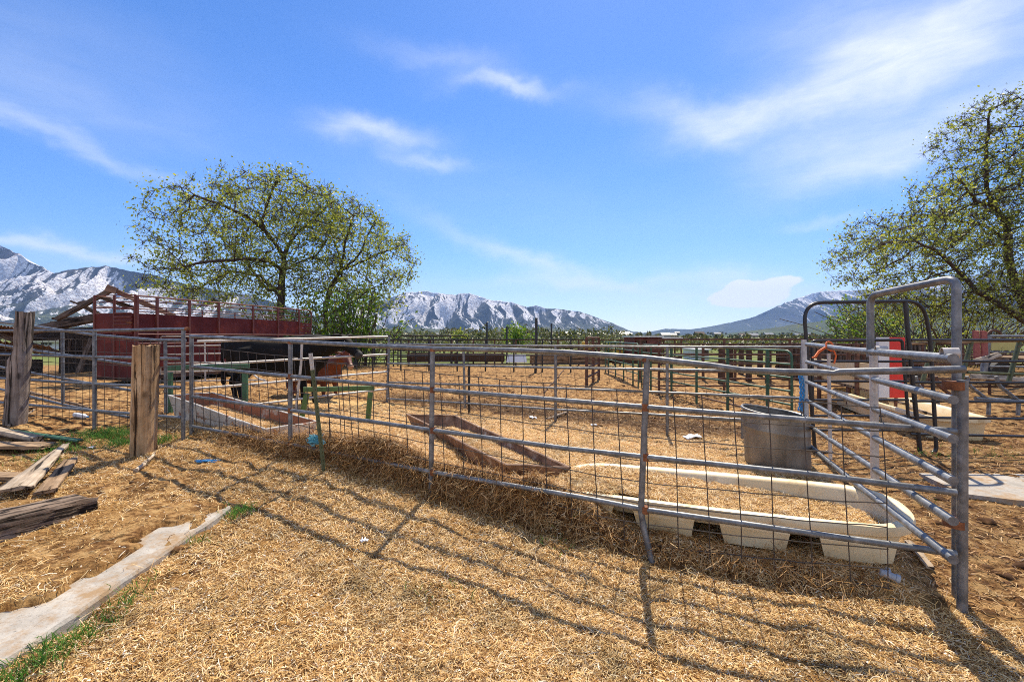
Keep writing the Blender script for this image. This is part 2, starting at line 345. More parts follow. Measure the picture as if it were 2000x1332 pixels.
def numesh(name, V, Fq, mat, smooth=False):
    me = D.meshes.new(name); V = np.asarray(V, np.float32); Fq = np.asarray(Fq, np.int32); k = Fq.shape[1]
    me.vertices.add(len(V)); me.vertices.foreach_set('co', V.ravel())
    me.loops.add(Fq.size); me.loops.foreach_set('vertex_index', Fq.ravel())
    me.polygons.add(len(Fq)); me.polygons.foreach_set('loop_start', np.arange(0, Fq.size, k, dtype=np.int32))
    me.update(calc_edges=True)
    if smooth: me.shade_smooth()
    if mat: me.materials.append(M[mat] if isinstance(mat, str) else mat)
    return me
def numobj(name, V, Fq, mat, smooth=False, parent=None, world=True):
    o = D.objects.new(name, None); 
    if parent is not None and world: V = np.asarray(V)-np.array(parent.location)
    me = numesh(name, V, Fq, mat, smooth); D.objects.remove(o)
    o = D.objects.new(name, me); COL.objects.link(o)
    if parent is not None: o.parent = parent
    return o
def board(name, p0, p1, w, t, mat, up=(0,0,1), taper=None, parent=None, rough=.012, seed=0, nseg=9):
    """a plank with its long axis on local X: worn edges, slightly uneven; taper=(w0,w1) factors"""
    p0, p1 = Vector(p0), Vector(p1); X = (p1-p0); L = X.length; X.normalize()
    Z = Vector(up); Z = (Z-X*Z.dot(X)).normalized(); Y = Z.cross(X)
    r = random.Random(seed+int(L*1000)); mb = MB(); v = []; f = []
    prof = [(-.5,-.5),(-.5,.4),(-.46,.5),(-.15,.5),(.15,.5),(.46,.5),(.5,.4),(.5,-.5)]
    k = len(prof)
    for i in range(nseg+1):
        x = L*i/nseg; ww = w
        if taper: ww = w*(taper[0]+(taper[1]-taper[0])*i/nseg)
        o1, o2 = (r.random()-.5)*rough, (r.random()-.5)*rough
        for a, bb in prof:
            e = (r.random()-.5)*L*.05 if i in (0, nseg) else 0
            v.append((x+e, a*ww+(o1 if a < 0 else o2), bb*t+(r.random()-.5)*rough*.35))
    for i in range(nseg):
        for j in range(k): f.append((i*k+j, i*k+(j+1)%k, (i+1)*k+(j+1)%k, (i+1)*k+j))
    f += [tuple(range(k)), tuple(nseg*k+j for j in range(k-1,-1,-1))]
    mb.add(v, [q[::-1] for q in f]); me = mb.mesh(name); me.materials.append(M[mat]); smooth_by_angle(me, 50)
    o = D.objects.new(name, me); COL.objects.link(o)
    mat4 = Matrix((X, Y, Z)).transposed().to_4x4(); mat4.translation = p0
    if parent is not None:
        o.parent = parent; mat4.translation = p0-parent.location
    o.matrix_local = mat4
    return o
#PART2
# ------------------------------------------------------------------ ground sheet
def grow(a, step, n, k): 
    out = []; x = a
    for i in range(n): step *= k; x += step; out.append(x)
    return np.array(out)
xc = np.concatenate([np.arange(-7.2, 4.6, .036), ]); xs = np.concatenate([-grow(7.2,.036,62,1.17)[::-1], xc, grow(4.6,.036,64,1.17)])
yc = np.arange(1.2, 10.0, .036); ys = np.concatenate([-grow(-1.2,.036,30,1.3)[::-1], yc, grow(10.0,.04,64,1.178)])
GX, GY = np.meshgrid(xs, ys); Z = gz(GX, GY)
V = np.stack([GX, GY, Z], -1).reshape(-1, 3); nx, ny = len(xs), len(ys)
idx = np.arange(nx*ny).reshape(ny, nx); Fq = np.stack([idx[:-1,:-1], idx[:-1,1:], idx[1:,1:], idx[1:,:-1]], -1).reshape(-1, 4)
gr = numobj('ground', V, Fq, 'ground', True); tag(gr, 'straw strewn corral ground with bare brown dirt and pasture farther out', 'ground', None, 'structure')
FX, FY = V[:, 0], V[:, 1]
def zones(x, y):
    s = (x-FA[0])*FN[0]+(y-FA[1])*FN[1]; t = ((x-FA[0])*FU[0]+(y-FA[1])*FU[1])/FL
    n = fbm(x*1.1, y*1.1, 4, 40)-.5
    inpen = sstep(-.1,.1,s)
    # bedding inside the pen ends in front of the back fence; right pen and far corral are bare dirt
    back = (y-(9.15-(x+2.5)*.40))
    pen = sstep(.5,-.1,back+.8*n+.15)*sstep(-.1,.35,(2.55+ (y-2.8)*.43)-x+1.0*n*.4)*sstep(-.3,.3,x+4.9)
    outer = (1-inpen)
    leftdirt = sstep(-2.0,-3.4,x+1.8*n)*sstep(5.9,5.0,y)*.0
    st = np.maximum(outer*(1-.75*sstep(-2.45,-2.7,x)*sstep(.35,.6,fbm(x*1.5,y*1.5,4,44))), inpen*pen)
    st = st*(1-.45*sstep(.05,.5,t-1.03)*sstep(.0,.5,s)) 
    st = st*(1-sstep(-4.2,-5.6,x)*sstep(5.0,5.9,y))
    st = st*(1-.75*outer*sstep(.53,.66,fbm(x*1.4+5, y*1.4, 4, 75))*sstep(-1.2,-2.6,x))
    man = inpen*sstep(.5,1.1,back+.9*n+.35)*sstep(2.4,1.2,back)*sstep(-3.2,-2.4,x)*sstep(4.5,3.6,x)*.85
    bnk = sstep(-.10,-.0,s)*sstep(.14,.06,s)*sstep(-.05,.05,t)*sstep(1.02,.92,t)
    pas = sstep(23,27,y+6*n)*1.0
    return st, man, bnk, pas
yard = np.clip((FX-(2.62+(FY-2.8)*.43))*2.2, 0, 1)*sstep(13,9,FY)*sstep(2.2,3.2,FY)
pen_ = sstep(-.05,.1,(FX-FA[0])*FN[0]+(FY-FA[1])*FN[1])
for nm, arr in zip(('straw','manure','bank','pasture','yard','pen'), (*zones(FX, FY), yard, pen_)):
    a = gr.data.attributes.new(nm, 'FLOAT', 'POINT'); a.data.foreach_set('value', np.asarray(arr, np.float32))

# ------------------------------------------------------------------ strands (straw / grass)
def strands(name, Pn, Nn, length, width, mat, lift=.35, curl=.5, kind='stuff', label=None, cat=None, droop=None, up=0.0):
    """flat bent ribbons lying on the surface points Pn with normals Nn"""
    n = len(Pn); a = rng.uniform(0, 2*PI, n); R = np.stack([np.cos(a), np.sin(a), np.zeros(n)], 1)
    T = R-Nn*(R*Nn).sum(1, keepdims=True); T /= np.linalg.norm(T, axis=1, keepdims=True)
    T = T+Nn*np.abs(rng.normal(0, lift, (n, 1)))+np.array([0,0,1])*up; T /= np.linalg.norm(T, axis=1, keepdims=True)
    if droop is not None: T = T*(.55)+droop; T /= np.linalg.norm(T, axis=1, keepdims=True)
    S = np.cross(T, Nn+rng.normal(0,.5,(n,3))); S /= np.maximum(np.linalg.norm(S, axis=1, keepdims=True), 1e-6)
    L = (length[0]+(length[1]-length[0])*rng.random(n)**1.6)[:, None]; W = (width*rng.uniform(.6,1.3,n))[:, None]
    C = S*rng.normal(0, curl, (n,1))*L*.35+Nn*rng.normal(0, curl*.4, (n,1))*L*.3
    base = Pn+Nn*rng.uniform(-.003,.012,(n,1))-T*L*.35*(0 if up or droop is not None else 1)
    p0 = base; p1 = base+T*L*.5+C; p2 = base+T*L+C*.4-np.array([0,0,1])*(L*.12 if not up else L*.2)
    Vv = np.stack([p0-S*W*.5, p0+S*W*.5, p1-S*W*.5, p1+S*W*.5, p2-S*W*.35, p2+S*W*.35], 1).reshape(-1, 3)
    i = (np.arange(n)*6)[:, None]
    Ff = np.concatenate([i+np.array([[0,1,3,2]]), i+np.array([[2,3,5,4]])], 0)
    o = numobj(name, Vv, Ff, mat); o.data.shade_smooth()
    if kind: tag(o, label, cat, None, kind)
    return o
def surfn(x, y, f=gz, e=.025):
    zx = (f(x+e, y)-f(x-e, y))/(2*e); zy = (f(x, y+e)-f(x, y-e))/(2*e)
    N = np.stack([-zx, -zy, np.ones_like(zx)], 1); N /= np.linalg.norm(N, axis=1, keepdims=True)
    return np.stack([x, y, f(x, y)], 1), N
def scatter(n, x0, x1, y0, y1, dens):
    x = rng.uniform(x0, x1, n); y = rng.uniform(y0, y1, n)
    k = rng.random(n) < dens(x, y); return x[k], y[k]
def fall(x, y, p=1.5): return np.minimum(1, (2.6/np.hypot(x, y))**p)
inview = lambda x, y: (np.abs(x) < 1.25*y+.9)
x, y = scatter(1900000, -6.5, 4.6, 1.5, 6.2, lambda x, y: zones(x, y)[0]*fall(x, y)*inview(x, y)*((x-FA[0])*FN[0]+(y-FA[1])*FN[1] < .02)*np.where(slab_in(x, y), np.where(slab_expo(x, y) > .5, .02, .30*sstep(.36,.55,fbm(x*2.1, y*2.1, 3, 71))+.10), .9)*(.25+.75*sstep(.30,.44,fbm(x*2.7+7, y*2.7, 4, 73)))*(.35+1.1*fbm(x*2.3, y*2.3, 3, 51)))
Pp, Nn = surfn(x, y); strands('straw', Pp, Nn, (.02,.09), .0040, 'straw', .38, label='loose golden straw strewn over the open yard before the pipe fence', cat='straw')
x, y = scatter(900000, -5.2, 4.4, 2.8, 9.0, lambda x, y: zones(x, y)[0]*fall(x, y, 1.1)*inview(x, y)*((x-FA[0])*FN[0]+(y-FA[1])*FN[1] > .0)*(.4+fbm(x*2.3, y*2.3, 3, 52)))
Pp, Nn = surfn(x, y); strands('straw', Pp, Nn, (.03,.11), .0046, 'straw_pale', .30, label='pale straw bedding piled inside the front pen', cat='straw')
x, y = scatter(70000, -5, 4.4, 1.5, 6.5, lambda x, y: zones(x, y)[0]*fall(x, y, 1.3)*inview(x, y)*np.where(slab_in(x, y), .25, .9)*sstep(.40,.62,fbm(x*1.9, y*1.9, 3, 57)))
Pp, Nn = surfn(x, y); strands('straw', Pp, Nn, (.09,.24), .0030, 'straw_pale', .22, .9, label='longer pale stems lying loose on top of the chopped straw', cat='straw')
# the trampled edge of the bedding hanging over the fence foot
n = 30000; t = rng.random(n)*.97+.01; sv = rng.normal(.075,.075,n)
x = FA[0]+FU[0]*t*FL+FN[0]*sv; y = FA[1]+FU[1]*t*FL+FN[1]*sv
Pp, Nn = surfn(x, y); k = (t < .64) | (rng.random(n) < .22)
dr = np.stack([-FN[0]*rng.uniform(.1,.9,n), -FN[1]*rng.uniform(.1,.9,n), -rng.uniform(-.2,.9,n)], 1)
strands('straw', Pp[k], Nn[k], (.05,.20), .0042, 'straw_dirty', .5, 1.2, label='matted brown straw hanging over the foot of the front pipe fence', cat='straw', droop=dr[k])
x, y = scatter(420000, -7, 9, 2.4, 14, lambda x, y: (1-zones(x, y)[0]*.6)*(1-sstep(.1,.0,(x-FA[0])*FN[0]+(y-FA[1])*FN[1]))*fall(x, y, .8)*inview(x, y)*(~slab_in(x, y))*.8)
Pp, Nn = surfn(x, y); strands('straw', Pp, Nn, (.03,.09), .006, 'straw_dirty', .3, label='thin scattered straw on the bare dirt of the back corral', cat='straw')
x, y = scatter(60000, -6, 4.5, 1.5, 6.2, lambda x, y: zones(x, y)[0]*fall(x, y, 1.6)*inview(x, y)*np.where(slab_in(x, y), .3, 1))
Pp, Nn = surfn(x, y); Pp[:,2] += .006; strands('chaff', Pp, Nn, (.006,.016), .0075, 'chaff', .25, .2, label='pale chaff flakes speckled over the straw', cat='chaff')
# clods
def clods(n, x0, x1, y0, y1, dens, smin, smax, lab, mat):
    x, y = scatter(n, x0, x1, y0, y1, dens); n = len(x); s_ = smin+(smax-smin)*rng.random(n)**3
    base_ = np.array([(1,0,0),(0,1,0),(-1,0,0),(0,-1,0),(.7,.7,.5),(-.7,.7,.5),(-.7,-.7,.5),(.7,-.7,.5),(0,0,.8)],float); q = base_[None]*(1+rng.normal(0,.22,(n,9,3)))*s_[:,None,None]*np.array([1,1,.62])
    a = rng.uniform(0,6.28,n); ca, sa = np.cos(a)[:,None], np.sin(a)[:,None]; X_ = q[...,0]*ca-q[...,1]*sa; Y_ = q[...,0]*sa+q[...,1]*ca
    Vv = np.stack([X_+x[:,None], Y_+y[:,None], q[...,2]+gz(x,y)[:,None]-.006], -1).reshape(-1,3)
    F_ = np.array([(0,4,8,7),(4,1,5,8),(8,5,2,6),(7,8,6,3),(0,1,4,4),(1,2,5,5),(2,3,6,6),(3,0,7,7)]); F_ = F_[:4]; F2 = np.array([(0,1,4),(1,2,5),(2,3,6),(3,0,7)])
    T_ = np.vstack([np.array([(a_,b_,c_) for a_,b_,c_,d_ in F_]), np.array([(a_,c_,d_) for a_,b_,c_,d_ in F_]), F2])
    o = numobj('dirt_clods', Vv, (np.arange(n)[:,None,None]*9+T_[None]).reshape(-1,3), mat); tag(o, lab, 'clods', None, 'stuff')
clods(30000, -9, 9, 3.0, 17, lambda x, y: (1-zones(x, y)[0])*fall(x, y, .8)*inview(x, y)*(~slab_in(x, y))*sstep(.42,.6,fbm(x*1.8,y*1.8,3,61)), .008, .062, 'dark crumbly dirt and manure clods across the bare corral ground', 'clod')
clods(1600, -6, 4.5, 1.6, 6, lambda x, y: fall(x, y, 1.2)*inview(x, y)*sstep(.5,.62,fbm(x*1.3,y*1.3,3,63)), .005, .024, 'small dark crumbs of dirt on the straw yard', 'clod')
# grass tufts
def tuft(cx, cy, rx, ry, n, h):
    x = rng.normal(cx, rx, n); y = rng.normal(cy, ry, n); return x, y, np.full(n, h)
tf = []
for px, py, rx, ry, n, h in ((212,850,.20,.14,1500,.14),(240,866,.10,.10,500,.12),(318,862,.10,.07,260,.10),(120,880,.14,.08,450,.09),(95,905,.16,.06,160,.06)):
    g = G(px, py); tf.append(tuft(g.x, g.y, rx, ry, n, h))
for yy, n, sp in ((3.93,170,.06),(3.42,40,.05),(2.78,70,.10),(2.52,150,.12),(2.3,190,.10),(2.12,320,.12)): tf.append(tuft(SLX+.07+ (.05 if yy<3 else .02), yy, .05, sp, n, .065))
for px, py, n, sp in ((460,1010,60,.05),(1805,985,40,.04),(1810,890,60,.10),(1960,893,120,.22),(700,760,80,.25),(875,1160,30,.1),(1100,990,30,.1)):
    g = G(px, py); tf.append(tuft(g.x, g.y, sp, sp, n, .05))
x, y, h = [np.concatenate(q) for q in zip(*tf)]
Pp, Nn = surfn(x, y)
for hh in sorted(set(h)): pass
o = strands('grass', Pp, Nn, (.03,.11), .0042, 'grass', .3, .6, label='short green grass tufts along the slab edge and post feet', cat='grass', up=1.6)
n = 5200; t = rng.random(n); x = rng.uniform(-24, -4, n); y = rng.uniform(16, 40, n)

# ------------------------------------------------------------------ concrete
mb = MB(); N = 26; v = []
yy = np.linspace(1.2, 3.95, N); r = random.Random(3)
for yv in yy:
    e = (r.random()-.5)*.018
    z = float(slabz(yv)); v += [(SLX+e-.012, yv, z), (SLX+e, yv, z-.018), (SLX+e+.008, yv, z-.16), (SLX-2.0, yv, z), (SLX-2.0, yv, z-.16)]
f = []
for i in range(N-1):
    a = i*5; b_ = a+5
    f += [(a+3,a,b_,b_+3),(a,a+1,b_+1,b_),(a+1,a+2,b_+2,b_+1),(a+4,b_+4,b_+2,a+2),(a+3,b_+3,b_+4,a+4)]
f += [(0,3,4,2,1),((N-1)*5+1,(N-1)*5+2,(N-1)*5+4,(N-1)*5+3,(N-1)*5)]
mb.add(v, f); o = mb.build('concrete_slab', 'concrete', None, False)
tag(o, 'long pale concrete slab edge half buried under dirt and straw', 'slab')
q = [G(1795,928), G(2090,930), G(2090,990), G(1985,988), G(1880,972)]
mb = MB(); top = [(p.x, p.y, max(a.z for a in q)+.025) for p in q]; k = len(q)
mb.add(top+[(p[0],p[1],p[2]-.16) for p in top], [tuple(range(k-1,-1,-1))]+[(i,(i+1)%k,(i+1)%k+k,i+k) for i in range(k)][::-1])
o = mb.build('concrete_pad', 'concrete', None, False); tag(o, 'broken pale concrete pad on the dirt beyond the bow gate', 'concrete pad')

# ------------------------------------------------------------------ front pipe fence
A, B = tuple(FA), tuple(FB); FR = .0205
t = thing('pipe_fence', P(845,657,4.11)*1.0-Vector((0,0,CAMZ-.1)), 'long dented galvanised pipe fence panel across the front of the straw pen', 'fence panel')
top = [(372,657),(470,661.5),(567,667),(700,674),(845,681),(1000,684),(1100,688),(1265,699.5),(1325,706.5),(1390,714),(1440,721.5),(1452,723),(1530,726),(1600,727.5),(1628,729),(1640,726.5),(1760,724),(1885,721)]
r2 = [(372,716),(567,735),(845,761),(1100,782),(1260,795),(1574,820),(1868,843)]
r3 = [(372,774),(567,801),(845,840),(1100,875),(1260,892),(1574,925),(1868,962)]
r4 = [(372,832),(567,867),(845,922),(1000,948),(1130,970),(1260,995),(1574,1040),(1868,1081)]
def fl(px, py): return onl(px, py, A, B)
for i, rr in enumerate((top, r2, r3, r4)):
    pts = [fl(*q) for q in rr]
    if i == 0: 
        mb = MB(); mb.tube(pts, [FR*1.08 if q[0] != 1628 else FR*.86 for q in rr], 12); mb.build('rail', 'galv', t)
    else: pipe('rail', pts, FR, 'galv', t, 12)
for px, y0, y1 in ((374,657,862),(567,667,902),(845,681,993)):
    a, c = fl(px, y0), fl(px-4 if px == 845 else px, y1); c.z -= .06; pipe('post', [a, c], .0235, 'galv', t, 12)
a, m_, c = fl(1264,700), fl(1252,998), fl(1277,1108); c.y -= .05; c.z -= .05
pipe('post', [a, m_, m_*.72+c*.28+Vector((-.006,.01,0)), c], .0235, 'galv', t, 12)
ep = P(1880,742,2.74); eb = P(1879,1190,2.74); eb.z = gzf(eb.x, eb.y)-.1
post = pipe('post', [ep, eb], .0265, 'galv', t, 14)
for zz, h in ((1.325,.05),(.50,.045)): 
    mb = MB(); mb.tube([(ep.x-.018, ep.y+.035, zz-h/2+.02), (ep.x-.018, ep.y+.035, zz+h/2+.02)], .062, 12, True, .8); mb.build('clamp', 'rust', t)
for i, rr in enumerate((top, r2, r3, r4)):       # weld collars
    for px in (567, 845, 1260):
        py = np.interp(px, [q[0] for q in rr], [q[1] for q in rr]); c = fl(px, py); u = Vector((FU[0], FU[1], 0))
        MB().tube([c-Vector((0,0,.028)), c+Vector((0,0,.026 if i else .0))], .0268, 10).build('weld', 'rust', t)

# left continuation
A2, B2 = (-8.6,7.30), (-4.02,5.72)
def f2(px, py): return onl(px, py, A2, B2)
t = thing('pipe_fence', f2(184,834), 'galvanised pipe fence panel with wire between the two thick wooden posts', 'fence panel')
for rr in ([(-60,647),(0,646),(184,646),(366,642.5)], [(-60,691),(0,692),(184,697),(355,701)], [(-60,737),(0,739),(184,750),(355,757)], [(-60,781),(0,786),(184,802),(355,816)]):
    pipe('rail', [f2(*q) for q in rr], FR, 'galv', t)
for px, y0, y1 in ((184.5,646,833),(358,645,866),(-50,646,820)): 
    c = f2(px, y1); c.z -= .05; pipe('post', [f2(px,y0), c], .0235, 'galv', t)
MB().tube([f2(363,642.5), f2(369,642.5)], .022, 12).build('end_cap', 'rust', t)
A3, B3 = (-8.9,7.75), (-4.35,6.05)
def f3(px, py): return onl(px, py, A3, B3)
t = thing('pipe_fence', f3(122,786), 'tilted galvanised gate panel sloping down behind the front left fence', 'fence panel')
for rr in ([(-60,617),(0,629),(60,636),(180,654),(300,664),(362,665)], [(-60,660),(0,674),(117,692),(258,712)], [(-60,702),(0,717),(120,739),(258,763)], [(-60,746),(0,760),(135,793),(252,815)]):
    pipe('rail', [f3(*q) for q in rr], FR, 'galv', t)
for px, y0, y1 in ((122,649,787),(323,666,806)): pipe('post', [f3(px,y0), f3(px+1,y1)], .024, 'galv', t, 8, .8)

# left inner panel in front of the cow
A4, B4 = (-4.95,6.95), (-2.57,9.6)
def f4(px, py): return onl(px, py, A4, B4)
t = thing('pipe_fence', f4(757,788), 'pipe fence panel running back in front of the black cow', 'fence panel')
for rr in ([(385,667),(500,664),(600,661.5),(757,657.5)], [(372,714.5),(500,706.5),(600,700.5),(757,692)], [(372,760),(500,750),(620,738),(757,726)], [(500,790),(620,775),(757,759.5)]):
    pipe('rail', [f4(*q) for q in rr], .021, 'galv_pale', t)
pipe('stay', [f4(590,661), f4(588,710), f4(578,800)], .022, 'galv_pale', t)
c = f4(756,792); pipe('post', [f4(759.5,657), f4(759,690), c], .026, 'galv', t)
# back panel of the pen
A5, B5 = (-2.5,9.25), (3.72,6.72)
def f5(px, py): return onl(px, py, A5, B5)
t = thing('pipe_fence', f5(1085,805), 'galvanised pipe fence panel closing the back of the straw pen', 'fence panel')
for rr in ([(757,672),(905,674),(1085,676),(1303,677.5),(1573,678)], [(757,710),(905,714),(1085,718.5),(1303,722),(1573,727)], [(757,747),(905,751.5),(1085,758),(1303,767),(1573,778)], [(757,779),(905,787.5),(1085,800),(1303,811),(1455,820)]):
    pipe('rail', [f5(*q) for q in rr], .0205, 'galv', t)
for px, y0, y1 in ((905,674,792),(1085,676,825),(1303,677,849),(1566,677,830),(1450,800,850)): pipe('post', [f5(px,y0), f5(px+ (3 if px==905 else 0),y1)-Vector((0,0,.05))], .0235, 'galv', t)

# right side: six-rail panel running back from the corner, with the walk-through bow
A6, B6 = (2.458,2.83), (3.72,5.88)
def f6(px, py): return onl(px, py, A6, B6)
t = thing('pipe_fence', f6(1575,880), 'pale galvanised six rail panel running back from the bow gate corner', 'fence panel')
L6 = [672.5,707,745.5,782,828,866]; M6 = [686,750,802,868,933,0]; R6 = [698.5,779,855,937,1016,1091]
for i in range(6):
    a, c = f6(1576,L6[i]), f6(1862,R6[i]+2); mid = a.lerp(c,.5)+Vector((0,0,(-.012,.0,-.01,0,0,-.01)[i]))
    pipe('rail', [a, mid, c], .0255 if i < 1 else .0235, 'galv', t, 12)
pipe('post', [f6(1570,664), f6(1577,905)], .03, 'galv_pale', t, 12)
pipe('stay', [f6(1618.5,690), f6(1622,896)], .019, 'galv_pale', t, 8, .8)
t = thing('bow_gate', f6(1866,1185), 'tall galvanised walk-through bow standing at the pen corner', 'gate')
g0, g1 = P(1868.5,1185,2.83), P(1868.5,543,2.83); g0.z = gzf(g0.x, g0.y)-.08
h1, h0 = f6(1700,577), f6(1700,697)
pipe('bow', fillet([g0, g1, h1, h0], .075, 6), .0245, 'galv', t, 12)
pipe('gate_post', [f6(1706,694), f6(1709,938)], .027, 'galv_pale', t, 12)
for q, s_ in ((f6(1716,684),.052),(f6(1848,690),.050)): 
    d6 = (Vector(B6)-Vector(A6)).normalized(); nn = Vector((-d6.y, d6.x, 0))
    mb = MB(); k = 14; v = []
    for j in range(k):
        an = 2*PI*j/k
        for off, rad in ((-.5,1),(.5,1),(.5,.86),(-.5,.86)):
            v.append(q+nn*(-.3*s_)+Vector((d6.x,d6.y,0))*math.cos(an)*s_*.55*rad+Vector((0,0,1))*math.sin(an)*s_*.6*rad+nn*off*s_*1.35)
    f = [(j*4+m_, j*4+(m_+1)%4, ((j+1)%k)*4+(m_+1)%4, ((j+1)%k)*4+m_) for j in range(k) for m_ in range(4)]
    mb.add(v, f).build('hinge_sleeve', 'galv_pale', t)

# black bow gate and black panel farther back
def K(px, py, d=6.15): return P(px, py, d)
t = thing('bow_gate', K(1700,885), 'black pipe bow gate with rounded top behind the six rail panel', 'gate')
pipe('bow', fillet([K(1626,884),K(1592,884),K(1584,780),K(1569,591.5),K(1803,588),K(1817,662),K(1829,882),K(1808,888)], .26, 7), .024, 'black', t, 10)
pipe('post', [K(1768,590), K(1776,680), K(1797,884)], .028, 'black', t, 10)
lf = pipe('leaf_frame', fillet([K(1587,812),K(1586,666),K(1762,664),K(1774,818)], .05, 4)+[K(1774,818)], .02, 'black', t, 10)
for y0, y1 in ((706,706),(745,744.5),(781,781),(812,812),(840,840)): pipe('rail', [K(1588,y0), K(1774 if y0<815 else 1792,y1)], .0165, 'black', t, 8)
t = thing('pipe_fence', K(1900,860), 'black pipe fence panel reaching right from the black bow gate', 'fence panel')
for y0, y1, x1 in ((664,664.5,2100),(706,706,2100),(747,747.5,2100),(783,786.5,2100),(815,819.5,2100),(847.5,854,2100)): pipe('rail', [K(1779,y0), K(x1,y1)], .0175, 'black', t, 8)
pipe('post', [K(2080,664), K(2084,880)], .022, 'black', t)

# ------------------------------------------------------------------ hog-wire sheets
def wire(label, fn, xs_, ytop, ybot, nrow, npx, lean=0, rad=.0041, seed=1, mat='wire', hh=0):
    r = random.Random(seed); mb = MB(); pxs = npx
    def at(px, k):            # k 0 top .. 1 bottom
        a = fn(px, np.interp(px, xs_, ytop)); c = fn(px, np.interp(px, xs_, ybot)); p = a.lerp(c, k)
        p += Vector((FN[0], FN[1], 0))*.03; 
        return p+Vector((FU[0],FU[1],0))*lean*(1-k)**1.5
    for i in range(nrow+1):
        k = 1-(1-i/nrow)**1.12
        pts = [at(px, k)+Vector((0,0,(r.random()-.5)*.012)) for px in np.linspace(pxs[0], pxs[-1], 26)]
        mb.tube(pts, rad, 4, False)
    for px in pxs:
        j = (r.random()-.5)*.02; pts = [at(px, k)+Vector((FU[0],FU[1],0))*(j*k+math.sin(k*5+px)*.006)-Vector((FN[0],FN[1],0))*.005 for k in (0,.25,.5,.75,1.0)]
        mb.tube(pts, rad, 4, False)
    o = mb.build('wire_mesh', mat, None, True); return tag(o, label, 'wire mesh', 'hog wire sheets tied to the pipe fences')
def spaced(fn, x0, x1, step):   # photo columns at equal true spacing along a fence
    out = [x0]; 
    while out[-1] < x1:
        a = fn(out[-1], 657); bpx = out[-1]
        while (fn(bpx, 657)-a).length < step and bpx < x1+80: bpx += .5
        out.append(bpx)
    return [q for q in out if q <= x1+2]
X_ = [372,551,640,720,845,1000,1160,1260,1512,1574,1730,1808,1870]
wire('rusty hog wire sheet leaning on the left half of the front fence', fl, [372,551,640,700], [676,695,706,712], [856,908,930,940], 7, spaced(fl,380,704,.155), -.10, seed=2)
wire('rusty hog wire sheet on the right half of the front fence', fl, [640,720,845,1000,1160,1260,1512,1730,1808], [709,716,728,744,757,765,781,797,800], [925,950,990,1030,1075,1098,1130,1150,1160], 8, spaced(fl,642,1808,.205), -.05, seed=3)
wire('rusty hog wire sheet tied inside the front left fence panel', f2, [-60,366], [657,668], [815,858], 8, spaced(f2,-50,352,.150), 0, seed=4)
wire('thin wire sheet hanging on the back fence of the straw pen', f5, [757,1573], [693,698], [800,870], 7, spaced(f5,765,1568,.29), -.12, .0028, seed=5)
# ------------------------------------------------------------------ wooden posts
def wpost(label, base, top, w, d_, mat, seed, notch=None, round_=False):
    r = random.Random(seed); mb = MB(); k = 20; nz = 26; v = []; f = []
    ph = [r.random()*6 for _ in range(8)]
    base = Vector(base); top = Vector(top)
    for i in range(nz+1):
        u = i/nz; c = base.lerp(top, u)
        for j in range(k):
            a = 2*PI*j/k; ca, sa = math.cos(a), math.sin(a)
            e = 5 if not round_ else 2.6
            q = (abs(ca)**e+abs(sa)**e)**(-1/e)
            q *= 1+.03*math.sin(3*a+ph[0]+u*2)+.035*math.sin(7*a+ph[1])+.018*math.sin(11*a+ph[2]+u*5)-.06*max(0, math.cos(a-ph[3]))**24
            fl_ = 1+.10*max(0, .25-u)*2
            x = ca*w/2*q*fl_; y = sa*d_/2*q*fl_
            if notch:
                uu, na, dep = notch
                if u > uu: 
                    g_ = min(1,(u-uu)/.07); x -= dep*g_*max(0, math.cos(a-na))**.6*math.copysign(1, math.cos(na))
            x += (r.random()-.5)*.007; y += (r.random()-.5)*.007
            zz = (r.random()-.5)*(.035 if i == nz else .004)
            v.append((c.x+x, c.y+y, c.z+zz))
    f = [(i*k+j, i*k+(j+1)%k, (i+1)*k+(j+1)%k, (i+1)*k+j) for i in range(nz) for j in range(k)]
    mb.add(v, f); tc = [Vector(v[nz*k+j]) for j in range(k)]; cc = sum(tc, Vector())/k-Vector((0,0,.02))
    o0 = len(mb.v); ring2 = [(p*.55+cc*.45)+Vector((0,0,(r.random()-.5)*.03)) for p in tc]
    mb.v += [tuple(p) for p in ring2]+[tuple(cc)]
    for j in range(k):
        mb.f.append((nz*k+j, nz*k+(j+1)%k, o0+(j+1)%k, o0+j)); mb.f.append((o0+j, o0+(j+1)%k, o0+k))
    o = mb.build('wooden_post', mat); return tag(o, label, 'wooden post', 'thick wooden fence posts')
b1 = P(29,832,6.45); wpost('tall grey splintered wooden post, notched low on one side, leaning slightly', (b1.x,b1.y,gzf(b1.x,b1.y)-.2), P(46,610,6.5), .205, .20, 'post_grey', 4, (.62, PI, .075))
b2 = P(279,873,5.36); wpost('short thick tan wooden post with a flat weathered top', (b2.x,b2.y,gzf(b2.x,b2.y)-.2), P(285.5,675,5.36), .215, .21, 'post_tan', 9, None)

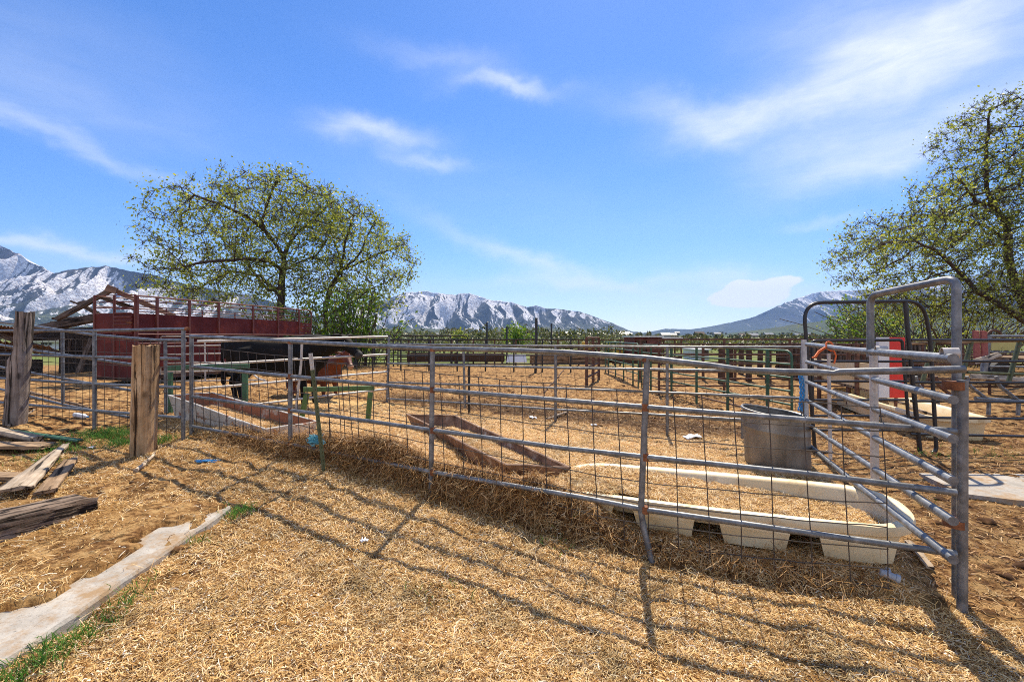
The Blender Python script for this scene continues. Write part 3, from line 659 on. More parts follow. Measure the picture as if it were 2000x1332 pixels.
# T-post
b = P(634,924,4.66); tp = P(606.5,690,4.66); b.z = gzf(b.x,b.y)-.05
t = thing('steel_fence_post', b, 'leaning green steel T-post with bare pale tip wired to the front fence', 'T-post')
ax = (tp-b).normalized(); X1 = Vector((1,0,0)); X1 = (X1-ax*X1.dot(ax)).normalized(); Y1 = ax.cross(X1); R3 = Matrix((X1,Y1,ax)).transposed()
L = (tp-b).length; L1 = L*.865
mb = MB(); mb.box(b+ax*L1/2, .040,.005,L1,R3); mb.box(b+ax*L1/2+Y1*.016, .006,.030,L1,R3)
for i in range(24): mb.box(b+ax*(L1*(i+.5)/24)-Y1*.006, .014,.010,.02,R3)
mb.build('shaft', 'olive', t, False)
mb = MB(); mb.box(b+ax*(L1+L)/2, .040,.005,L-L1,R3); mb.box(b+ax*(L1+L)/2+Y1*.016, .006,.030,L-L1,R3)
for i in range(4): mb.box(b+ax*(L1+(L-L1)*(i+.5)/4)-Y1*.006, .014,.010,.02,R3)
mb.build('tip', 'galv_pale', t, False)

# ------------------------------------------------------------------ feed troughs
def trough(label, A_, B_, C_, D_, h, mat, inmat, flare=.75, lip=.022, fill=None, fill_lbl=''):
    """rim corners A(far left) B(near left) C(near right) D(far right)"""
    A_,B_,C_,D_ = map(Vector, (A_,B_,C_,D_)); cen = (A_+B_+C_+D_)/4
    t = thing('feed_trough', cen-Vector((0,0,h)), label, 'feed trough')
    def low(p):
        q = cen+(p-cen)*1.0; 
        ax_ = (B_-A_).normalized(); rel = p-cen; al = ax_*rel.dot(ax_); cr = rel-al
        q = cen+al*.94+cr*flare; q.z = p.z-h; return q
    a,b_,c,d = map(low, (A_,B_,C_,D_)); th = .012
    for nm, (p,q,r_,s_) in (('side_panel',(A_,B_,b_,a)),('side_panel',(C_,D_,d,c)),('end_panel',(B_,C_,c,b_)),('end_panel',(D_,A_,a,d))):
        mb = MB(); n_ = 7
        nrm = (q-p).cross(s_-p).normalized()
        g = [[p.lerp(q,i/n_).lerp(s_.lerp(r_,i/n_), j/2)+nrm*.010*math.sin(i*2.1+j) for j in range(3)] for i in range(n_+1)]
        v = [x_ for rw in g for x_ in rw]; v2 = [x_-nrm*th for x_ in v]; nn_ = len(v)
        f = [(i*3+j, (i+1)*3+j, (i+1)*3+j+1, i*3+j+1) for i in range(n_) for j in range(2)]
        f2_ = [tuple(k+nn_ for k in q_[::-1]) for q_ in f]
        e = [(i*3, i*3+nn_, (i+1)*3+nn_, (i+1)*3) for i in range(n_)]
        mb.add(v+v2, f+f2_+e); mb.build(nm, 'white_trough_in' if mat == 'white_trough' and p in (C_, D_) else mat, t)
    MB().slabq(a,b_,c,d,.012).build('bottom', inmat, t, False)
    for p,q in ((A_,B_),(B_,C_),(C_,D_),(D_,A_)):
        mb = MB(); dv = (q-p).normalized(); R_ = Matrix((dv, Vector((0,0,1)).cross(dv).normalized(), dv.cross(Vector((0,0,1)).cross(dv)).normalized())).transposed()
        mb.tube([p-dv*.01, p.lerp(q,.35)+Vector((0,0,.006)), p.lerp(q,.7)-Vector((0,0,.004)), q+dv*.01], lip, 6, True, .6); mb.build('rim', mat if mat != 'rust_trough' else 'rust_trough', t, True)
    if fill is not None:
        us, vs = [], []
        n = fill[0]; u = rng.random(n); w = rng.random(n)*.9+.05
        u = fill[2]+(fill[3]-fill[2])*u
        A0,B0,C0,D0 = [np.array(p) for p in (A_,B_,C_,D_)]
        PQ = (A0*(1-u)[:,None]+B0*u[:,None])*(1-w)[:,None]+(D0*(1-u)[:,None]+C0*u[:,None])*w[:,None]
        PQ[:,2] -= fill[1]+.05*np.abs(w-.5)+.05*fbm(PQ[:,0]*6,PQ[:,1]*6,3,9)
        # bedding surface under the strands
        g = 10; uu = np.linspace(fill[2],fill[3],g*2); ww = np.linspace(.04,.96,g); UU,WW = np.meshgrid(uu,ww)
        S = (A0*(1-UU)[...,None]+B0*UU[...,None])*(1-WW)[...,None]+(D0*(1-UU)[...,None]+C0*UU[...,None])*WW[...,None]
        S[...,2] -= fill[1]+.05*np.abs(WW-.5)+.05*fbm(S[...,0]*6,S[...,1]*6,3,9)+.012
        ii = np.arange(S.shape[0]*S.shape[1]).reshape(S.shape[:2]); ff = np.stack([ii[:-1,:-1],ii[:-1,1:],ii[1:,1:],ii[1:,:-1]],-1).reshape(-1,4)
        o = strands('straw', PQ, np.tile([0,0,1.0],(n,1)), (.03,.10), .0042, 'straw_pale', .3, label=fill_lbl, cat='straw')
        Vb = S.reshape(-1,3);         bm_join(o, Vb, ff)
    return t
def bm_join(o, Vb, ff):      # put the bedding sheet under its strands into the same mesh
    me = o.data; n0 = len(me.vertices); va = np.zeros(n0*3, np.float32); me.vertices.foreach_get('co', va)
    fa = np.zeros(len(me.loops), np.int32); me.loops.foreach_get('vertex_index', fa)
    V2 = np.vstack([va.reshape(-1,3), Vb]); F2 = np.vstack([fa.reshape(-1,4), ff+n0])
    o.data = numesh(me.name, V2, F2, me.materials[0]); o.data.materials.append(M['bedding']); mi = np.zeros(len(F2), np.int32); mi[-len(ff):] = 1; o.data.polygons.foreach_set('material_index', mi)
trough('long white feed trough with chipped rusty sides beside the front fence', P(330,772,6.6), P(519,838,5.5), P(619,823,5.95), P(415,767,7.05), .34, 'white_trough', 'rust', .8, .014, (9000,.11,.15,.98), 'pale straw lying in the white feed trough')
trough('narrow rusty feed trough half buried in the straw of the front pen', P(795,809,7.05), P(990,908,4.39), P(1112,913,4.32), P(890,812.5,6.9), .19, 'rust_trough', 'rust', .8, .017, (11000,.045,.22,.98), 'straw filling the narrow rusty feed trough')

# cream oval tub
def tub(label, c, ax, L, W, h, tilt, roll, mat='cream', pods=4, group=None):
    """stadium-shaped rim lofted down to a flat bottom; ax = direction of the long axis in plan"""
    ax = Vector((ax[0], ax[1], 0)).normalized(); X = Vector((ax.x, ax.y, tilt)).normalized(); Y = Vector((-ax.y, ax.x, roll)).normalized(); Zv = X.cross(Y)
    c = Vector(c); t = thing('feed_tub', c-Vector((0,0,h)), label, 'feed tub', group); k = 56
    def ring(l, w, z, sq=2.5):
        o = []
        for j in range(k):
            a = 2*PI*j/k; ca, sa = math.cos(a), math.sin(a)
            s_ = (l-w)/2
            o.append(c+X*(w/2*math.copysign(abs(ca)**(2/sq)*1.0, ca)+s_*math.copysign(min(1,abs(ca)*2.2), ca))+Y*(w/2*math.copysign(abs(sa)**(2/sq), sa))+Zv*z)
        return o
    prof = [(-.38,-.38,-.168),(-.15,-.15,-.162),(-.118,-.118,-.11),(-.10,-.10,-.03),(-.075,-.075,-.006),(-.03,-.03,.004),(-.006,-.006,-.004),(0,0,-.02),(0,0,-.062),(-.012,-.012,-.070),(-.045,-.045,-.072),(-.07,-.07,-.10)]
    if pods == 1: prof = [(-.16,-.16,-h+.03),(-.13,-.13,-.16),(-.10,-.10,-.03)]+prof[4:-1]+[(-.05,-.05,-.10),(-.085,-.085,-h)]
    mb = MB(); v = []
    for a_, b_, z in prof: v += ring(L+2*a_, W+2*b_, z)
    m_ = len(prof); f = [(i*k+j, i*k+(j+1)%k, (i+1)*k+(j+1)%k, (i+1)*k+j) for i in range(m_-1) for j in range(k)]
    f.append(tuple(range(k)))
    mb.add(v, [q[::-1] for q in f]); mb.build('basin', mat, t)
    # outer wall with pods separated by recesses
    def pod(x0, x1, sgn):
        mb = MB(); rows = []
        for z, ins in ((-.068,.045),(-.12,.058),(-.13,.052),(-h,.085)):
            rw = []
            sl = (.0 if z > -.1 else .055*(-z)/h)
            for i in range(25):
                xx = x0+sl*1.0+(x1-x0-2*sl)*(.5-.5*math.cos(PI*i/24))
                s_ = (L-W)/2; ex = abs(xx)-s_; w2 = W/2-ins
                yy = w2*(1-(max(0,ex)/(W/2-.0))**2.4)**(1/2.4) if ex < W/2-.001 else .02
                rw.append(c+X*xx+Y*sgn*yy+Zv*z)
            back = [p-Y*sgn*.16 if False else (c+X*((p-c).dot(X))+Y*sgn*max(.015,((p-c).dot(Y)*sgn-.045))+Zv*z) for p in rw[::-1]]
            rows.append(rw+back)
        kk = len(rows[0]); v = [p for q in rows for p in q]
        f = [(i*kk+j, i*kk+(j+1)%kk, (i+1)*kk+(j+1)%kk, (i+1)*kk+j) for i in range(len(rows)-1) for j in range(kk)]+[tuple((len(rows)-1)*kk+j for j in range(kk-1,-1,-1))]
        if sgn > 0: f = [q[::-1] for q in f]
        mb.add(v, f); mb.build('wall', mat, t, True, .006)
    n_ = pods if pods > 1 else 0; span = L-.16; g = .125
    for sgn in (-1, 1):
        for i in range(n_):
            x0 = -span/2+span*i/n_+g/2; x1 = -span/2+span*(i+1)/n_-g/2; pod(x0, x1, sgn)
    def floor_(zf): return lambda u, w: c+X*u+Y*w+Zv*zf
    return t, c, X, Y, Zv
T0 = tub('cream oval plastic feed tub full of straw behind the front fence', (1.68,3.93,.352), (1.90,-.90), 2.68, 1.10, .265, .03, -.01)
t, c, X, Y, Zv = T0
n = 30000; u = rng.uniform(-1.25,1.25,n); w = rng.uniform(-.5,.5,n)
def tubin(u, w): return (np.maximum(np.abs(u)-.76,0)/.42)**2+(w/.405)**2 < 1
def tubz(u, w): return np.interp(u, [-1.3,-.9,-.3,.3,.8,1.2], [.03,-.005,-.045,-.085,-.125,-.14])+.03*fbm(u*5+9,w*5,3,3)-.03*np.clip(w,-.4,.4)*np.interp(u,[-1,0,1],[0,.6,1])*2
k = tubin(u, w)|((u < -.7) & (w < .1) & (w > -.5)); u, w = u[k], w[k]
Pp = np.array(c)+np.outer(u, X)+np.outer(w, Y)+np.outer(tubz(u, w), Zv)
o = strands('straw', Pp, np.tile([0,0,1.0],(len(u),1)), (.03,.10), .0036, 'straw', .3, label='loose straw filling the cream oval feed tub', cat='straw')
uu, ww = np.meshgrid(np.linspace(-1.2,1.2,44), np.linspace(-.405,.405,16)); sq = np.sqrt(np.clip(1-(np.maximum(np.abs(uu)-.76,0)/.46)**2,0.02,1)); ww = ww*sq
S = np.array(c)+uu[...,None]*np.array(X)+ww[...,None]*np.array(Y)+(tubz(uu,ww)-.015)[...,None]*np.array(Zv)
ii = np.arange(S.shape[0]*S.shape[1]).reshape(S.shape[:2]); bm_join(o, S.reshape(-1,3), np.stack([ii[:-1,:-1],ii[:-1,1:],ii[1:,1:],ii[1:,:-1]],-1).reshape(-1,4))

# oblong galvanised stock tank
def stock_tank():
    c0 = P(1518,900,5.62); c0.z = gzf(c0.x,c0.y)-.03; h = .66
    t = thing('stock_tank', c0, 'dented grey galvanised stock tank standing in the pen corner', 'stock tank')
    k = 40; ax = Vector((.80,-.45,0)).normalized(); ay = Vector((-ax.y,ax.x,0)); tl = Vector((-.035,.0,1))
    def ring(s_, z): return [c0+ax*(.365*s_*math.copysign(abs(math.cos(a))**.85,math.cos(a)))+ay*(.33*s_*math.copysign(abs(math.sin(a))**.85,math.sin(a)))+tl*z+Vector((0,0,-.055*math.cos(a)*z/h)) for a in [2*PI*j/k for j in range(k)]]
    def loft(rows): 
        v = [p for q in rows for p in q]; return v, [(i*k+j, i*k+(j+1)%k, (i+1)*k+(j+1)%k, (i+1)*k+j) for i in range(len(rows)-1) for j in range(k)]
    mb = MB(); mb.add(*loft([ring(.955,0),ring(.96,.06),ring(.975,.10),ring(.97,.13),ring(.985,.40),ring(.985,.43),ring(1.0,.455),ring(1.0,.47),ring(.985,.49),ring(.99,h-.04),ring(.99,h)])); mb.build('wall', 'tank', t)
    mb = MB(); mb.add(*loft([ring(.97,h),ring(.955,.2),ring(.95,.06)])); mb.f = [q[::-1] for q in mb.f]; mb.f.append(tuple(2*k+j for j in range(k))); mb.build('liner', 'tank', t)
    mb = MB(); rows = []
    rim = ring(1.0,h); mb.tube(rim+[rim[0],rim[1]], .017, 8, False); mb.build('rim', 'tank', t)
stock_tank()

# ------------------------------------------------------------------ green saw-horse frames
def green_frame(label, px0, px1, pyt, d0, d1, legs, mat, lean):
    a, c = P(px0,pyt[0],d0), P(px1,pyt[1],d1); t = thing('feeder_stand', Vector(((a.x+c.x)/2,(a.y+c.y)/2,gzf((a.x+c.x)/2,(a.y+c.y)/2))), label, 'steel stand')
    dv = (c-a).normalized(); R_ = Matrix((dv, Vector((0,0,1)).cross(dv).normalized(), Vector((0,0,1)))).transposed()
    mb = MB(); mb.box((a+c)/2, (c-a).length, .07, .075, R_); mb.build('top_bar', mat, t, False, .006)
    for e, ln in ((a+dv*.06, lean[0]), (c-dv*.06, lean[1])):
        f_ = e+Vector((ln,0,0)); f_.z = gzf(f_.x,f_.y)-.05
        mb = MB(); ax = (e-f_); L_ = ax.length; ax.normalize(); X1 = Vector((1,0,0)); X1 = (X1-ax*X1.dot(ax)).normalized(); R2 = Matrix((X1, ax.cross(X1), ax)).transposed()
        mb.box((e+f_)/2-Vector((0,0,.04)), .075, .06, L_-.06, R2); mb.build('leg', mat, t, False, .006)
green_frame('low green steel stand with a tan top behind the white trough', 322, 487, (719,715), 6.95, 7.25, 0, 'green', (0,0))
green_frame('low bright green steel stand with splayed legs in the straw', 592, 731, (761,757.5), 7.3, 7.75, 0, 'greenb', (-.12,-.05))

# ------------------------------------------------------------------ twine, scraps, small litter
def tangle(name, label, cat, c, r_, n_, mat, seed, stretch=(1,1,.5), rad=.006):
    r = random.Random(seed); c = Vector(c); mb = MB()
    for s_ in range(n_):
        p = c+Vector([(r.random()-.5)*r_*stretch[i] for i in range(3)]); pts = [p]; dv = Vector([r.random()-.5 for _ in range(3)])
        for i in range(9):
            dv = (dv+Vector([(r.random()-.5)*1.3*stretch[i_] for i_ in range(3)])+(c-pts[-1])*2.2/r_*.25).normalized()*r_*.3
            pts.append(pts[-1]+Vector([dv[i_]*stretch[i_] for i_ in range(3)]))
        mb.tube(pts, rad, 5)
    return tag(mb.build(name, mat), label, cat)
q = P(617,858,4.75); tangle('twine_tangle', 'frayed teal twine tangle caught behind the green T-post', 'twine', q, .11, 46, 'teal', 3, (1.1,.6,.8), .0026)
q = G(401,902); tangle('twine_scrap', 'flat scrap of bright blue twine on the straw yard', 'twine', q+Vector((0,0,.012)), .10, 12, 'blue', 5, (1.5,.8,.12), .004)
q = P(1562,766,5.75); mb = MB()
for k in range(3): mb.tube([q+Vector((.022*math.cos(u_*16+k*2.1)+.03*math.sin(u_*3),.02*math.sin(u_*16+k*2.1),.27-.5*u_)) for u_ in np.linspace(0,1,40)], .0095, 6)
tag(mb.build('rope_bundle', 'blue'), 'blue rope bundle tied to the pale post by the stock tank', 'rope')
q = f6(1618,672); mb = MB(); mb.tube([q+Vector((.035*math.cos(a),.02*math.sin(a)-.02,.045*math.sin(a)-.02)) for a in np.linspace(0,6.6,14)], .009, 6)
mb.tube([q+Vector((0,-.03,-.03)), q+Vector((-.06,-.04,-.035)), q+Vector((-.13,-.05,-.075)), q+Vector((-.17,-.05,-.13)), q+Vector((-.20,-.05,-.135))], [.010,.012,.013,.012,.007], 6)
mb.tube([q+Vector((.02,-.03,-.03)), q+Vector((.05,-.04,-.12)), q+Vector((.03,-.04,-.20))], .008, 6)
tag(mb.build('twine_tie', 'orange'), 'orange baling twine tied round the top pipe rail', 'twine')
def scrap(label, px, py, w, h, seed, mat='paper', lift=.01):
    r = random.Random(seed); g = G(px, py); mb = MB(); n_ = 5; v = []
    for i in range(n_+1):
        for j in range(n_+1): v.append((g.x+(i/n_-.5)*w+(r.random()-.5)*.012, g.y+(j/n_-.5)*h+(r.random()-.5)*.012, gzf(g.x+(i/n_-.5)*w, g.y)+lift+r.random()*.025))
    mb.add(v, [(i*(n_+1)+j, (i+1)*(n_+1)+j, (i+1)*(n_+1)+j+1, i*(n_+1)+j+1) for i in range(n_) for j in range(n_)])
    o = mb.build('paper_scrap', mat); sd = o.modifiers.new('thick','SOLIDIFY'); sd.thickness = .002; return tag(o, label, 'paper scrap')
scrap('small crumpled white paper scrap on the foreground straw', 712, 1059, .055, .05, 1)
scrap('pale blue paper sheet lying in the pen near the stock tank', 1352, 854, .24, .20, 2)
scrap('white torn scrap at the back edge of the straw bedding', 1041, 817, .12, .12, 3)
scrap('tiny pale scrap in the manure by the back fence', 1160, 832, .10, .07, 4)
scrap('grey crumpled scrap by the short wooden post', 178, 877, .07, .05, 6)
# grey plastic pipe fitting
g = G(1742,1138); g.z += .02; t = thing('pipe_fitting', g, 'grey plastic pipe tee lying in the straw by the corner post', 'pipe fitting')
pipe('barrel', [g+Vector((-.05,.03,.035)), g+Vector((.03,-.01,.012))], .022, 'pvc', t, 12)
pipe('branch', [g+Vector((-.01,.01,.025)), g+Vector((.012,.05,.04))], .017, 'pvc', t, 12)
pipe('collar', [g+Vector((.018,-.004,.015)), g+Vector((.036,-.013,.010))], .027, 'pvc', t, 12)
# bottle
g = G(157,817); g.z += .03; t = thing('plastic_bottle', g, 'clear pale blue plastic bottle lying behind the wire', 'bottle')
MB().tube([g+Vector((-.11,.02,.02)), g+Vector((-.10,.02,.02)), g+Vector((.06,0,0)), g+Vector((.09,-.005,-.004)), g+Vector((.11,-.008,-.006))], [.03,.034,.034,.022,.013], 12).build('body', 'paper', t)
pipe('cap', [g+Vector((.11,-.008,-.006)), g+Vector((.13,-.01,-.008))], .015, 'blue', t, 10)
# pale stick by the tub, sticks
def stick(label, p, q, r_, mat='plank', seed=1):
    p, q = Vector(p), Vector(q); rr = random.Random(seed); n_ = 7
    mb = MB(); mb.tube([p.lerp(q,i/n_)+Vector([(rr.random()-.5)*r_*1.1 for _ in range(3)]) for i in range(n_+1)], [r_*(1-.35*i/n_)*(.85+.3*rr.random()) for i in range(n_+1)], 7); o = mb.build('stick', mat); return tag(o, label, 'stick')
def Gz(px, py, dz=0): 
    g = G(px, py); g.z += dz; return g
o = board('wood_lath', Gz(1775,1068,.04), Gz(1818,1116,.025), .05, .02, 'plank', seed=3); tag(o, 'thin pale wood lath poking out of the straw beside the tub', 'wood lath')
stick('pale bare stick leaning at the foot of the tall wooden post', Gz(14,836,.03), Gz(68,808,.07), .018, 'plank', 2)
stick('bare grey branch lying on the manure inside the back fence', Gz(1068,822,.04), Gz(1128,806,.10), .02, 'plank', 3)
stick('short light stick on the straw in front of the short post', Gz(268,922,.02), Gz(300,893,.03), .022, 'plank', 4)
stick('thin dark stake leaning in the corral behind the back fence', P(1062,768,9.0), P(1102,722,9.6), .016, 'rust_pipe', 5)
stick('long weathered pole lying on the dirt behind the left panels', Gz(45,768,.06), Gz(172,804,.06), .035, 'plank_brown', 6)

# ------------------------------------------------------------------ lumber at the left
o = board('timber_beam', (-3.98,2.30,.30), (-3.55,3.80,.19), .30, .27, 'beam', rough=.035, nseg=18, seed=2); tag(o, 'big dark cracked old timber beam lying on the dirt', 'timber beam')
o = board('wood_plank', Gz(26,978,.10), Gz(127,890,.12), .25, .028, 'plank', up=(.25,-.5,1), taper=(1.05,.22), seed=5, rough=.02); tag(o, 'long pale grey broken plank tapering to a point', 'plank')
o = board('wood_plank', Gz(88,972,.05), Gz(139,908,.06), .17, .028, 'plank_brown', up=(.15,-.4,1), taper=(.9,.7), seed=6, rough=.02); tag(o, 'short tan plank lying beside the pointed grey plank', 'plank')
o = board('wood_plank', Gz(-40,884,.09), Gz(96,880,.06), .24, .04, 'plank_brown', seed=7, rough=.02); tag(o, 'wide brown board with a ragged end near the grass', 'plank')
o = board('wood_plank', Gz(-30,851,.10), Gz(72,868,.06), .12, .07, 'plank', seed=8); tag(o, 'narrow pale board below the dark green pipe', 'plank')
o = board('wood_plank', Gz(-30,947,.08), Gz(44,943,.06), .16, .05, 'plank_brown', seed=9); tag(o, 'stubby brown board end just above the big beam', 'plank')
mb = MB(); a, c = Gz(-40,842,.07), Gz(160,866,.04); mb.tube([a.lerp(c,i/6) for i in range(7)], .026, 8, True, .6); mb.tube([a.lerp(c,i/6)+Vector((0,-.05,.0)) for i in range(7)], .018, 6)
o = mb.build('steel_bar', 'green'); tag(o, 'dark green steel bar lying along the boards', 'steel bar')
# ------------------------------------------------------------------ cattle
def cow(name, label, mat, loc, heading, S, head_turn=(0,0), tuft_=False):
    """body facing local +X, withers ~1.38*S high; one voxel-fused skin"""
    mb = MB()
    def loft(secs, k=18):        # secs: (x,y,z, half-width, half-height up, half-height down) rings in the YZ plane
        v = []
        for x, y, z, w, hu, hd in secs:
            for j in range(k):
                a = 2*PI*j/k; sa = math.sin(a); v.append((x, y+w*math.cos(a), z+(hu if sa > 0 else hd)*sa))
        f = [(i*k+j, i*k+(j+1)%k, (i+1)*k+(j+1)%k, (i+1)*k+j) for i in range(len(secs)-1) for j in range(k)]
        f += [tuple(range(k-1,-1,-1)), tuple((len(secs)-1)*k+j for j in range(k))]; mb.add(v, f)
    loft([(-.86,0,1.10,.06,.10,.14),(-.83,0,1.10,.17,.19,.26),(-.72,0,1.08,.255,.255,.34),(-.52,0,1.06,.295,.285,.40),(-.25,0,1.02,.33,.30,.44),(.05,0,.99,.345,.315,.45),(.33,0,.99,.32,.345,.45),(.55,0,1.01,.275,.355,.44),(.72,0,1.03,.215,.31,.40),(.86,0,1.04,.13,.22,.28),(.92,0,1.04,.06,.12,.15)])
    def limb(pts): mb.tube([p[:3] for p in pts], [p[3] for p in pts], 12)
    for s in (-1, 1):
        x = .55+.07*s
        limb([(x,.17*s,1.05,.17),(x+.02,.18*s,.80,.135),(x-.01,.165*s,.60,.085),(x,.16*s,.46,.066),(x+.005,.16*s,.40,.066),(x-.005,.16*s,.28,.046),(x,.16*s,.15,.046),(x+.015,.16*s,.08,.056),(x+.04,.16*s,.03,.066),(x+.05,.16*s,.0,.072)])
        x = -.60-.10*s
        limb([(x+.02,.17*s,1.10,.20),(x+.05,.19*s,.86,.19),(x+.07,.18*s,.70,.12),(x-.04,.165*s,.56,.078),(x-.10,.16*s,.48,.068),(x-.075,.16*s,.38,.054),(x-.05,.16*s,.22,.048),(x-.03,.16*s,.10,.056),(x,.16*s,.03,.066),(x+.01,.16*s,.0,.072)])
    a, pz = head_turn; hx, hy, hz = 1.24, .16*math.copysign(min(1,abs(a)*2),a) if a else 0, 1.24+pz
    limb([(.52,0,1.10,.27),(.74,hy*.25,1.13,.235),(.94,hy*.6,1.16+pz*.6,.185),(1.10,hy*.9,1.22+pz,.150),(hx-.02,hy,hz+.03,.12)])
    Rh = Matrix.Rotation(a, 3, 'Z') @ Matrix.Rotation(math.radians(38), 3, 'Y'); O = Vector((hx-.06,hy,hz+.04))
    k = 16; v = []; hs = [(-.08,.09,.10),(-.02,.125,.125),(.08,.135,.13),(.18,.118,.118),(.28,.092,.098),(.37,.078,.086),(.44,.082,.082),(.485,.066,.064),(.50,.03,.03)]
    for x, w, h in hs:
        for j in range(k): t_ = 2*PI*j/k; v.append(O+Rh @ Vector((x, w*math.cos(t_), h*math.sin(t_)-.02)))
    f = [(i*k+j, i*k+(j+1)%k, (i+1)*k+(j+1)%k, (i+1)*k+j) for i in range(len(hs)-1) for j in range(k)]+[tuple(range(k-1,-1,-1)), tuple((len(hs)-1)*k+j for j in range(k))]
    mb.add(v, f)
    for s in (-1, 1):      # ears: flat cupped leaves out to the side
        p = [O+Rh @ Vector(q) for q in ((-.01,.10*s,.075),(-.03,.17*s,.085),(-.05,.24*s,.07),(-.06,.30*s,.045),(-.065,.335*s,.02))]
        mb.tube(p, [.035,.055,.062,.048,.018], 10, True, .45)
    if tuft_: mb.tube([O+Rh @ Vector((-.06,0,.10)), O+Rh @ Vector((.03,0,.14)), O+Rh @ Vector((.10,0,.12))], [.06,.075,.04], 10)
    limb([(-.84,0,1.26,.045),(-.90,.0,1.20,.04),(-.915,.01,1.0,.03),(-.91,.02,.75,.026),(-.905,.03,.60,.045),(-.90,.03,.48,.05),(-.90,.03,.40,.015)])
    M4 = Matrix.Translation(Vector(loc)) @ Matrix.Rotation(heading, 4, 'Z') @ Matrix.Scale(S, 4)
    t = thing(name, loc, label, 'cow'); t['_off'] = (0,0,0); del t['_off']
    me = mb.mesh('body'); o = D.objects.new('body', me); COL.objects.link(o)
    rm = o.modifiers.new('r', 'REMESH'); rm.mode = 'VOXEL'; rm.voxel_size = .024
    sm = o.modifiers.new('s', 'SMOOTH'); sm.factor = .5; sm.iterations = 6
    bpy.context.view_layer.update(); ev = o.evaluated_get(bpy.context.evaluated_depsgraph_get())
    m2 = D.meshes.new_from_object(ev); o.modifiers.clear(); o.data = m2; m2.shade_smooth()
    m2.transform(Matrix.Rotation(heading, 4, 'Z') @ Matrix.Scale(S, 4)); m2.materials.clear(); m2.materials.append(M[mat]); o.parent = t
    W = lambda q: M4 @ (O+Rh @ Vector(q))
    for s in (-1, 1):
        mb2 = MB(); c_ = W((.12,.118*s,.035)); rr = .022*S
        mb2.tube([c_+Vector((0,0,rr*math.sin(b_))) for b_ in (-1.5,-.9,-.3,.3,.9,1.5)], [max(.001,rr*math.cos(b_)) for b_ in (-1.5,-.9,-.3,.3,.9,1.5)], 10); mb2.build('eye', 'eye', t)
    mb2 = MB(); ax_ = [W((x_,0,-.02)) for x_ in (.42,.46,.495,.512)]; mb2.tube(ax_, [.080*S,.080*S,.066*S,.02*S], 14); mb2.build('muzzle', 'muzzle' if mat == 'cow_red' else 'rubber', t)
    return t
d0 = Vector((-4.68,8.45)); 
cow('cow', 'large black cow standing broadside behind the left pen panel', 'cow_black', (-4.55,8.92,.28), math.atan2(.62,2.35), 1.03, (-.5,-.02))
cow('cow', 'rusty red cow with its head showing past the black cow', 'cow_red', (-4.45,10.3,.13), math.atan2(-.30,1.0), .80, (-.55,.10), True)

# ------------------------------------------------------------------ stock trailer
N0 = Vector((-9.86,12.1)); N1 = Vector((-8.39,19.26)); N2 = Vector((-11.2,12.40)); ux = (N1-N0); TLn = ux.length; ux.normalize(); uy = (N2-N0); TW = uy.length; uy.normalize()
TZ = 2.71; TB = .62
t = thing('stock_trailer', (N0.x,N0.y,.33), 'long maroon livestock trailer with open pipe sides above solid panels', 'stock trailer')
def side(s, z, o=0): q = N0+ux*s+uy*o; return Vector((q.x,q.y,z))
def endf(w, z, o=0): q = N0+uy*w-ux*o; return Vector((q.x,q.y,z))
posts_s = [0, .55, 1.55, 2.6, 4.05, 5.3, 6.5, TLn]
pz = [TZ+.02, TZ+.03, TZ-.02, TZ-.0, TZ, TZ, TZ, TZ-.05]
for s_ in posts_s[:-1]: 
    mb = MB(); mb.box((side(s_,(TZ+TB)/2,-.02)), .06,.05,TZ-TB, Matrix((Vector((ux.x,ux.y,0)),Vector((uy.x,uy.y,0)),Vector((0,0,1)))).transposed()); mb.build('post', 'redrail', t, False)
for s_ in (1.0,2.0,3.3,4.7): mb = MB(); mb.tube([side(s_,1.95,.10+TW*.9),side(s_,2.5,.10+TW*.9)], .022, 6); mb.build('post', 'redrail', t)
pipe('rail', fillet([side(0,TZ), side(TLn,TZ), side(TLn,1.9)], .15), .022, 'redrail', t, 8)
for z in (2.57,2.43,2.29): pipe('rail', [side(0,z), side(TLn,z)], .014, 'redrail', t, 6)
for z in (2.72,2.45,2.25): pipe('rail', [side(0,z,TW), side(TLn,z,TW)], .018, 'redrail', t, 6)
def wallq(s0, s1, z0, z1, nm, mat='red', o=0):
    mb = MB(); n_ = 12; v = []
    for i in range(n_+1):
        for z in (z0,z1):
            for th in (0,.03): q = side(s0+(s1-s0)*i/n_, z, o+th+.008*math.sin(i*1.9)); v.append(q)
    f = []
    for i in range(n_): a = i*4; b_ = a+4; f += [(a,b_,b_+2,a+2),(a+1,a+3,b_+3,b_+1),(a+2,b_+2,b_+3,a+3),(a,a+1,b_+1,b_)]
    f += [(0,2,3,1),(n_*4,n_*4+1,n_*4+3,n_*4+2)]
    mb.add(v, f); return mb.build(nm, mat, t, False)
wallq(0,6.5,1.72,2.24,'side_panel'); wallq(0,6.5,.80,1.42,'side_panel')
for z in (1.70,1.80,1.90,2.0,2.1): mb = MB(); mb.slabq(side(6.5,z,-.0),side(TLn,z,-.0),side(TLn,z+.085,.0),side(6.5,z+.085,.0),.02); mb.build('slat', 'red', t, False)
wallq(6.5,TLn,.80,1.42,'side_panel')
for z in (1.45,1.70): pipe('rail', [side(0,z,-.03), side(TLn,z,-.03)], .022, 'redrail', t, 6)
wallq(0,TLn,.5,2.2,'side_panel','red',TW)
